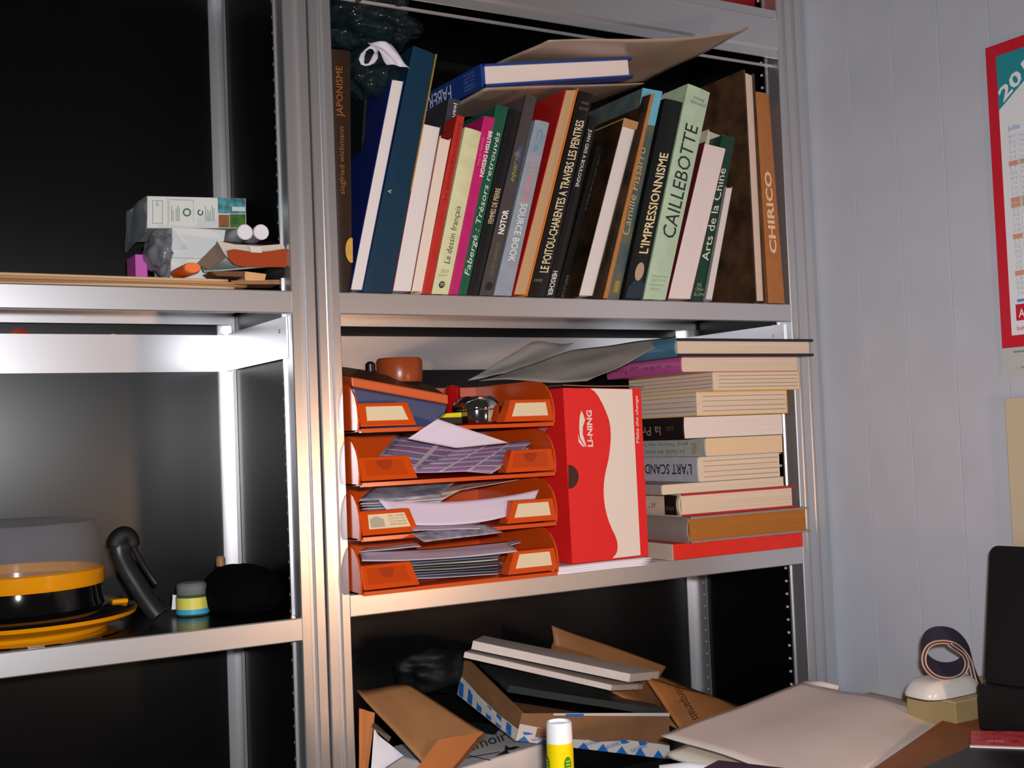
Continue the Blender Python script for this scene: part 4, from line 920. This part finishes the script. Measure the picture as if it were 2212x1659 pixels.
solo('paper_scrap', 'tiny white torn paper scrap left of the jar', 'paper', G().hexa([wc+Vector(v) for v in ((-.004, 0, -.012), (.006, 0, -.012), (.004, 0, .006), (-.002, 0, .008), (-.004, .002, -.012), (.006, .002, -.012), (.004, .002, .006), (-.002, .002, .008))]), PAPER)
g = blob((-.105, .125, ZS+.026), (.052, .07, .036), .12, 1.6, 6, 48, 30, flatten=-.0255)
solo('black_bag', 'soft black cloth bag slumped at the right end of the left shelf', 'bag', g, mat('black_fabric', (5, 5, 6), .95, spec=.1), smooth='all')
cc = at(477, 1222, Y=.20)
t = thing('brush_handle', 'small wooden brush handle end sticking up behind the black bag', 'handle', (cc.x, .20, ZS))
obj('handle', G().lathe([(0, ZS-cc.z+.0005), (.0065, ZS-cc.z+.0005), (.0065, .010)], cc, 16), mat('dark_handle', (40, 28, 22), .4), t, smooth=True)
obj('tip', G().lathe([(.0067, .0), (.0067, .010), (.0045, .0135), (0, .0145)], cc, 16), mat('wood_tip', (170, 124, 82), .5), t, smooth=True)

# ------------------------------------------------------------------ desk and things on it
ZK = -.235
t = thing('desk', 'wooden desk standing against the grey plank wall at lower right', 'desk', (.45, -.65, FLOOR))
obj('desk_top', G().prism([(.0, -1.10, ZK-.022), (.0, -.25, ZK-.022), (.50, -.25, ZK-.022), (.50, -.075, ZK-.022), (WX-.002, -.075, ZK-.022), (WX-.002, -1.10, ZK-.022)][::-1], (0, 0, .022)), mat('desk_wood', (176, 150, 104), .45, noise_amt=.15, nscale=8), t, bevel=.002)
for x in (.03, WX-.06):
    for y in (-1.07, -.115 if x > .5 else -.295): obj('leg', G().box(x, x+.04, y, y+.04-.005, FLOOR, ZK-.022), mat('desk_leg', (90, 84, 80), .4), t)
# black mat between desk edge and shelf pile
solo('black_folder', 'flat black folder on the desk beneath the glue stick', 'folder', G().box(.02, .36, -.44, -.252, ZK+.0003, ZK+.004), mat('black_card', (18, 17, 18), .35), bevel=.001)
# glue stick
gc = at(1217, 1800, Z=ZK+.0042)
t = thing('glue_stick', 'yellow glue stick with white cap standing on the desk', 'glue stick', (gc.x, gc.y, ZK+.0042))
gt = at(1217, 1556, Y=gc.y).z; gm = at(1217, 1600, Y=gc.y).z; z0 = ZK+.0042
r = (at(1242, 1620, Y=gc.y)-at(1192, 1620, Y=gc.y)).length/2*.98
base = Vector((gc.x, gc.y, 0))
obj('base_cap', G().lathe([(0, z0), (r, z0), (r, z0+.016), (r*.98, z0+.017)], base, 28), mat('glue_red', (190, 40, 30), .3), t, smooth=True)
obj('barrel', G().lathe([(r*.99, z0+.016), (r*.99, gm)], base, 28), mat('glue_yellow', (246, 208, 6), .3, gain=1.1), t, smooth=True)
g = G(); n = 28; prof = []
obj('cap', G().lathe([(r*.99, gm-.001), (r*.97, gm), (r*.95, gt-.003), (r*.90, gt), (r*.80, gt), (r*.78, gt-.003), (0, gt-.004)], base, 28), mat('glue_cap', (232, 230, 234), .35, gain=1.1), t, smooth=True)
def GC(a, zz, d=.0006): return Vector((gc.x+(r+d)*math.sin(a), gc.y-(r+d)*math.cos(a), zz))
vdir = math.atan2(CAM.x-gc.x, gc.y-CAM.y)   # facing angle
for a0, in ((vdir+.55,), (vdir-1.15,)):
    obj('green_emblem', G().face([GC(a0+.30*math.cos(q), (gt*.38+gm*.62)-.030+.0085*math.sin(q)) for q in [2*math.pi*k/22 for k in range(22)]][::1]), mat('emblem_green', (60, 140, 20), .4), t)
    for s_ in (-1, 0, 1):
        zz = (gt*.38+gm*.62)-.030+s_*.0035
        obj('emblem_line', G().face([GC(a0-.16, zz-.0005, .0009), GC(a0+.18, zz-.0005, .0009), GC(a0+.18, zz+.0005, .0009), GC(a0-.16, zz+.0005, .0009)]), mat('glue_yellow', (246, 208, 6)), t)
zz = gm-.052
text(t, 'solid', GC(vdir-1.0, zz), GC(vdir-.35, zz), GC(vdir-1.0, zz+.006), ink(90, 90, 20), lift=.0012, name='print')
text(t, '12 in', GC(vdir-.1, zz-.008), GC(vdir+.8, zz-.008), GC(vdir-.1, zz-.004), ink(90, 90, 20), lift=.0016, name='print')

# white folder pad
WF = mat('folder_white', (228, 214, 206), .6, gain=1.12, noise_amt=.05, nscale=12)
t = thing('paper_folder', 'big off-white paper folder with curled edges on the desk', 'folder', (.5, -.25, ZK+.001))
obj('cover', sheet([at(1735, 1474, Z=-.196), at(2052, 1548, Z=-.213), at(1790, 1720, Z=-.205), at(1428, 1590, Z=-.190)], thick=.0015, wav=.006, bend=.004, seed=4, nrm=(0, 0, 1), nu=26, nv=18), WF, t, smooth='all')
obj('inner_sheets', sheet([at(1760, 1484, Z=-.212), at(2100, 1552, Z=-.222), at(1830, 1740, Z=-.215), at(1440, 1622, Z=-.208)], thick=.006, wav=.004, seed=9, nrm=(0, 0, 1), nu=22, nv=14), mat('inner_paper', (224, 214, 196), .7, gain=1.1), t, smooth='all')
cur = [at(1738, 1474, Z=-.195), at(1775, 1478, Z=-.194), at(1812, 1486, Z=-.196)]
obj('curled_corner', G().tube(cur, [.003, .0048, .0035], 10), WF, t, smooth='all')
for x, y in ((2012, 1542), (2020, 1524)):
    p = at(x, y, Z=-.222+(.012 if y < 1530 else 0))
    obj('brass_fastener', G().lathe([(0, -.006), (.0025, -.006), (.0022, .004), (0, .005)], p, 10), mat('brass', (170, 120, 50), .3, 1), t)
# white roll-shaped paper at bottom
c = at(1490, 1662, Z=-.205)
solo('paper_roll', 'white curled paper edge at the bottom in front of the folder', 'paper', G().tube([c+Vector((-.03, .02, 0)), c, c+Vector((.03, -.03, -.003))], [.006, .009, .007], 12), PAPER, smooth='all')
q = [at(x, y, Z=-.188) for x, y in ((1552, 1642), (1740, 1664), (1700, 1760), (1440, 1700))]
solo('notepad', 'dark purple notepad corner with green print at the bottom edge', 'notepad', G().prism(q[::-1], (0, 0, -.012)), mat('purple_card', (40, 26, 66), .35))
# brown folder, black case and red ticket
q = [at(x, y, Z=-.205) for x, y in ((2052, 1545), (2290, 1562), (2200, 1800), (1800, 1720))]
t = thing('brown_folder', 'brown cardboard folder at the lower right corner of the desk', 'folder', tuple((q[0]+q[2])/2-Vector((0, 0, .028))))
obj('cover', G().prism(q[::-1], (0, 0, -.003)), mat('brown_folder_card', (142, 84, 38), .6, gain=1.1), t)
obj('filling', G().prism([p+Vector((0, 0, -.0032))+(((q[0]+q[2])/2-p)*.03) for p in q][::-1], (0, 0, -.0255)), mat('filling_paper', (120, 74, 44), .8), t)
q = [at(x, y, Z=-.195) for x, y in ((2098, 1612), (2300, 1618), (2250, 1790), (1920, 1690))]
solo('black_case', 'flat black case lying on the brown folder', 'case', G().prism(q[::-1], (0, 0, -.0095)), mat('black_case_mat', (14, 14, 18), .4))
q = [at(x, y, Z=-.1945+.0) for x, y in ((2097, 1578), (2300, 1582), (2300, 1618), (2097, 1611))]
t = thing('red_ticket', 'red printed ticket lying on the brown folder above the black case', 'ticket', tuple(q[3]))
obj('card', G().prism(q[::-1], (0, 0, -.0012)), mat('red_print', (186, 40, 48), .4, gain=1.1, c2=(206, 90, 96), nscale=60), t)
q2 = [at(x, y, Z=-.1938) for x, y in ((2095, 1609), (2300, 1616), (2300, 1619), (2095, 1612))]
obj('white_edge', G().prism(q2[::-1], (0, 0, -.0012)), PAPER, t)
text(t, 'SUPER PROMO', at(2132, 1604, Z=-.1943), at(2168, 1605, Z=-.1943), at(2132, 1599, Z=-.1943), ink(230, 190, 190), name='print')
# white device with rolled strap
wb = thing('wooden_box', 'shallow tan wooden box on the desk under the white device', 'box', (.78, -.336, ZK))
obj('body', G().box(.70, WX-.003, -.378, -.295, ZK+.0003, -.1795), mat('tan_wood', (176, 150, 104), .5, noise_amt=.15, nscale=12), wb, bevel=.0015)
obj('lid', G().box(.698, WX-.002, -.380, -.293, -.1794, -.1755), mat('tan_wood_lid', (190, 166, 122), .5, noise_amt=.15, nscale=12), wb, bevel=.001)
Yd = -.342
def DP(x, y, Y=Yd): return at(x, y, Y=Y)
bl, br = DP(1984, 1510), DP(2103, 1514)
cx_ = (bl.x+br.x)/2
t = thing('desk_scanner', 'white rounded desk device in front of the plank wall', 'device', (cx_, Yd+.03, -.1752))
g = G(); H_ = DP(2040, 1462).z+.1752; Wd = (br.x-bl.x)/2; zb = -.1752
rows = [(1.0, 0), (1.0, .22), (.96, .45), (.86, .75), (.74, .93), (.5, 1.0), (0, 1.0)]
base = len(g.v); n = 32; vs = []
cxx = cx_
for k, h in rows:
    for q in range(n):
        a = 2*math.pi*q/n; ca, sa = math.cos(a), math.sin(a)
        e = .55
        vs.append((cxx+Wd*k*math.copysign(abs(ca)**e, ca), Yd+.006+.030*k*math.copysign(abs(sa)**e, sa), zb+H_*h))
g.v = vs
for i in range(len(rows)-1):
    for q in range(n):
        g.f.append([i*n+q, i*n+(q+1) % n, (i+1)*n+(q+1) % n, (i+1)*n+q]); g.uv.append([(0, 0)]*4)
obj('shell', g, mat('device_white', (220, 214, 208), .2, gain=1.1), t, smooth=True)
g = G(); g.v = [(cxx+(v[0]-cxx)*1.03, v[1]*1.0, zb+(v[2]-zb)*.12) for v in vs]; g.f = [list(x) for x in [ff for ff in (lambda: [[i*n+q, i*n+(q+1) % n, (i+1)*n+(q+1) % n, (i+1)*n+q] for i in range(len(rows)-1) for q in range(n)])()]]; g.uv = [[(0, 0)]*4 for _ in g.f]
obj('foot', g, mat('device_foot', (40, 40, 46), .4), t, smooth=True)
# strap ribbon: spiral on top then hanging right
path = [(2050, 1392), (2064, 1402), (2082, 1414), (2090, 1434), (2080, 1458), (2052, 1468), (2022, 1464), (2000, 1446), (1993, 1424), (2000, 1400), (2016, 1388), (2042, 1386), (2064, 1392), (2084, 1410), (2096, 1432), (2102, 1462), (2112, 1490), (2124, 1518)]
pts = [DP(x, y, Yd-.012) for x, y in path]
pts = smoothp(pts)
t = thing('strap', 'dark navy padded strap with tan piping rolled on the white device', 'strap', tuple(pts[-1]))
wv = Vector((.034, .030, .012)); g = G(); m_ = len(pts)
def nrm(i):
    d = (pts[min(i+1, m_-1)]-pts[max(i-1, 0)]).normalized(); return d.cross(wv).normalized()*.0022
for i in range(m_-1):
    a, b = pts[i], pts[i+1]; na, nb = nrm(i), nrm(i+1)
    g.hexa([a-na, b-nb, b+nb, a+na, a-na+wv, b-nb+wv, b+nb+wv, a+na+wv])
obj('webbing', g, mat('navy_fabric', (48, 44, 66), .8, gain=1.1), t)
PIP = mat('tan_piping', (196, 160, 138), .6, gain=1.1)
obj('piping', G().tube([p+nrm(i)+Vector((0, -.0006, 0)) for i, p in enumerate(pts)], .0012, 6), PIP, t, smooth='all')
obj('piping', G().tube([p-nrm(i)+Vector((0, -.0006, 0)) for i, p in enumerate(pts)], .0012, 6), PIP, t, smooth='all')
lp = [DP(x, y, Yd-.02) for x, y in ((2140, 1512), (2134, 1494), (2140, 1474), (2152, 1478), (2162, 1496), (2164, 1512))]
obj('buckle_loop', G().tube(smoothp(lp), .0028, 8), mat('dark_navy', (30, 28, 40), .7), t, smooth='all')
# laptop
LX, LY = at(2126, 1480, Y=-.42), at(2138, 1178, Y=-.40)
BLP = mat('laptop_black', (10, 10, 12), .45)
t = thing('laptop', 'black laptop with raised screen at the right edge of the desk', 'laptop', (LX.x+.08, LX.y-.12, ZK))
d = Vector((.22, -.975, 0)).normalized(); up = (LY-LX); up = Vector((up.x, up.y, up.z)); hgt = up.length; upn = up.normalized(); nn = d.cross(upn).normalized()
rc = .012; L_ = .34
out = []
for cu, cv, a0 in ((L_-rc, rc, -90), (L_-rc, hgt-rc, 0), (rc, hgt-rc, 90), (rc, rc, 180)):
    for q in range(7):
        a = math.radians(a0+15*q); out.append(LX+d*(cu+rc*math.cos(a))+upn*(cv+rc*math.sin(a)))
obj('screen', G().prism(out, nn*.010 if nn.x > 0 else -nn*.010), BLP, t)
b0 = Vector((LX.x-.006, LX.y+.012, 0)); e = Vector((d.y, -d.x, 0)); e = e if e.x < 0 else -e
qb = [b0, b0+d*.34, b0+d*.34+e*.02, b0+e*.02]
qb = [Vector((p.x, p.y, ZK+.001)) for p in [b0-e*.075+d*.01, b0+d*.34-e*.075, b0+d*.34+e*.012, b0+e*.012+d*.01]]
obj('base', G().prism([Vector((p.x, p.y, -.2044)) for p in qb], (0, 0, LX.z+.2044+.004)), BLP, t, bevel=.003)

# ------------------------------------------------------------------ calendar on the plank wall
WXc = WX-.0012
def W_(y, z, d=0): return Vector((WXc-.0015-d, y, z))
cy0, cz1, cz0, cw = -.360, .730, .2965, .31
t = thing('wall_calendar', 'red-bordered wall calendar with teal corner hanging on the plank wall', 'calendar', (WXc, cy0-cw/2, cz0))
def rect(nm, a0, a1, b0, b1, m, d):   # a: distance from left edge toward camera, b: height from bottom
    return obj(nm, G().face([W_(cy0-a0, cz0+b0, d), W_(cy0-a1, cz0+b0, d), W_(cy0-a1, cz0+b1, d), W_(cy0-a0, cz0+b1, d)]), m, t)
HC = cz1-cz0
obj('sheet', G().box(WXc-.0015, WXc, cy0-cw, cy0, cz0, cz1), mat('calendar_white', (236, 237, 242), .35, gain=1.05), t)
CRD = mat('calendar_red', (206, 30, 50), .35, gain=1.05)
g = G()
for a0, a1, b0, b1 in ((0, .017, 0, HC), (cw-.017, cw, 0, HC), (.017, cw-.017, 0, .017), (.017, cw-.017, HC-.017, HC)):
    g.face([W_(cy0-a0, cz0+b0, .0004), W_(cy0-a1, cz0+b0, .0004), W_(cy0-a1, cz0+b1, .0004), W_(cy0-a0, cz0+b1, .0004)])
obj('border', g, CRD, t)
obj('teal_corner', G().face([W_(cy0-a, cz0+b, .0006) for a, b in ((.017, HC-.017), (.017, HC-.095), (.125, HC-.017))]), mat('calendar_teal', (40, 150, 160), .35), t)
def ct(s, a0, a1, b0, b1, m, **kw): text(t, s, W_(cy0-a0, cz0+b0, .0006), W_(cy0-a1, cz0+b0, .0006), W_(cy0-a0, cz0+b1, .0006), m, **kw)
p0, p1, pu = W_(cy0-.026, cz0+HC-.086, .0008), W_(cy0-.095, cz0+HC-.036, .0008), W_(cy0-.016, cz0+HC-.068, .0008)
text(t, '2014', p0, p1, pu, ink(226, 226, 230), bold=.03, name='year')
ct('Agenda', .062, .10, HC-.088, HC-.076, ink(206, 40, 60), name='heading'); ct('Tous les jours', .062, .11, HC-.104, HC-.096, ink(90, 110, 160), name='heading')
ct('Juillet', .030, .050, HC-.130, HC-.121, ink(80, 130, 190), name='heading')
days = 'MMJVSDL'
rowh = .0074; zr = HC-.140
for i in range(31):
    b = zr-rowh*i
    dl = days[i % 7]
    if dl == 'D' or i == 13:
        rect('sunday_band', .028, .044, b-.001, b+rowh-.0016, mat('band_peach', (226, 170, 140), .5), .0003); rect('sunday_band', .046, .13, b-.001, b+rowh-.0016, mat('band_tan', (206, 176, 134), .5), .0003)
    ct('%s %d' % (dl, i+1), .031, .041, b+.0006, b+.0052, ink(150, 156, 176) if dl != 'D' else ink(206, 100, 90), name='day')
    ct(('fete', 'saint', 'jour', 'lune', 'soleil')[i % 5], .048, .060+.002*(i % 3), b+.0006, b+.0046, ink(160, 160, 172), name='day_note')
    rect('rule_line', .028, .13, b+rowh-.0014, b+rowh-.0011, ink(176, 180, 188), .0004)
rect('column_line', .0445, .0449, zr-rowh*30, zr+rowh, ink(170, 174, 182), .0004)
ct('Semaine 27', .045, .08, .080, .084, ink(140, 140, 150), name='footnote')
rect('blue_tag', .029, .042, .063, .067, ink(80, 140, 206), .0004); ct('plus d\u2019infos', .045, .08, .064, .067, ink(130, 150, 180), name='footnote')
rect('red_badge', .026, .12, .037, .060, CRD, .0005)
ct('Adecco', .031, .075, .041, .053, ink(232, 226, 228), bold=.01, name='logo_text', lift=.0009); ct('better work, better life', .027, .12, .022, .030, ink(196, 50, 80), name='slogan')
# lower leaf and beige panel
t2 = thing('paper_leaf', 'pale paper leaf hanging below the wall calendar', 'paper', (WXc, -.42, .258))
obj('sheet', G().box(WXc-.001, WXc, -.62, at(2166, 780, X=WXc).y, at(2170, 815, X=WXc).z, cz0+.002), mat('leaf_grey', (196, 200, 198), .5), t2)
_yl = at(2190, 750, X=WXc).y
text(t2, 'www.site', W_(_yl, cz0-.008, 0), W_(_yl-.035, cz0-.008, 0), W_(_yl, cz0-.004, 0), ink(60, 60, 70), name='print')
text(t2, '.. .la', W_(_yl, cz0-.030, 0), W_(_yl-.02, cz0-.030, 0), W_(_yl, cz0-.027, 0), ink(60, 60, 70), name='print')
a, b = at(2177, 860, X=WX), at(2181, 1172, X=WX)
solo('beige_board', 'beige board fixed to the plank wall behind the laptop', 'board', G().box(WX-.008, WX-.0005, -.75, a.y, b.z-.04, a.z), mat('beige_panel', (206, 190, 160), .6, gain=1.05), bevel=.001)

# ------------------------------------------------------------------ clean helper properties
for o in bpy.data.objects:
    if '_o' in o: del o['_o']
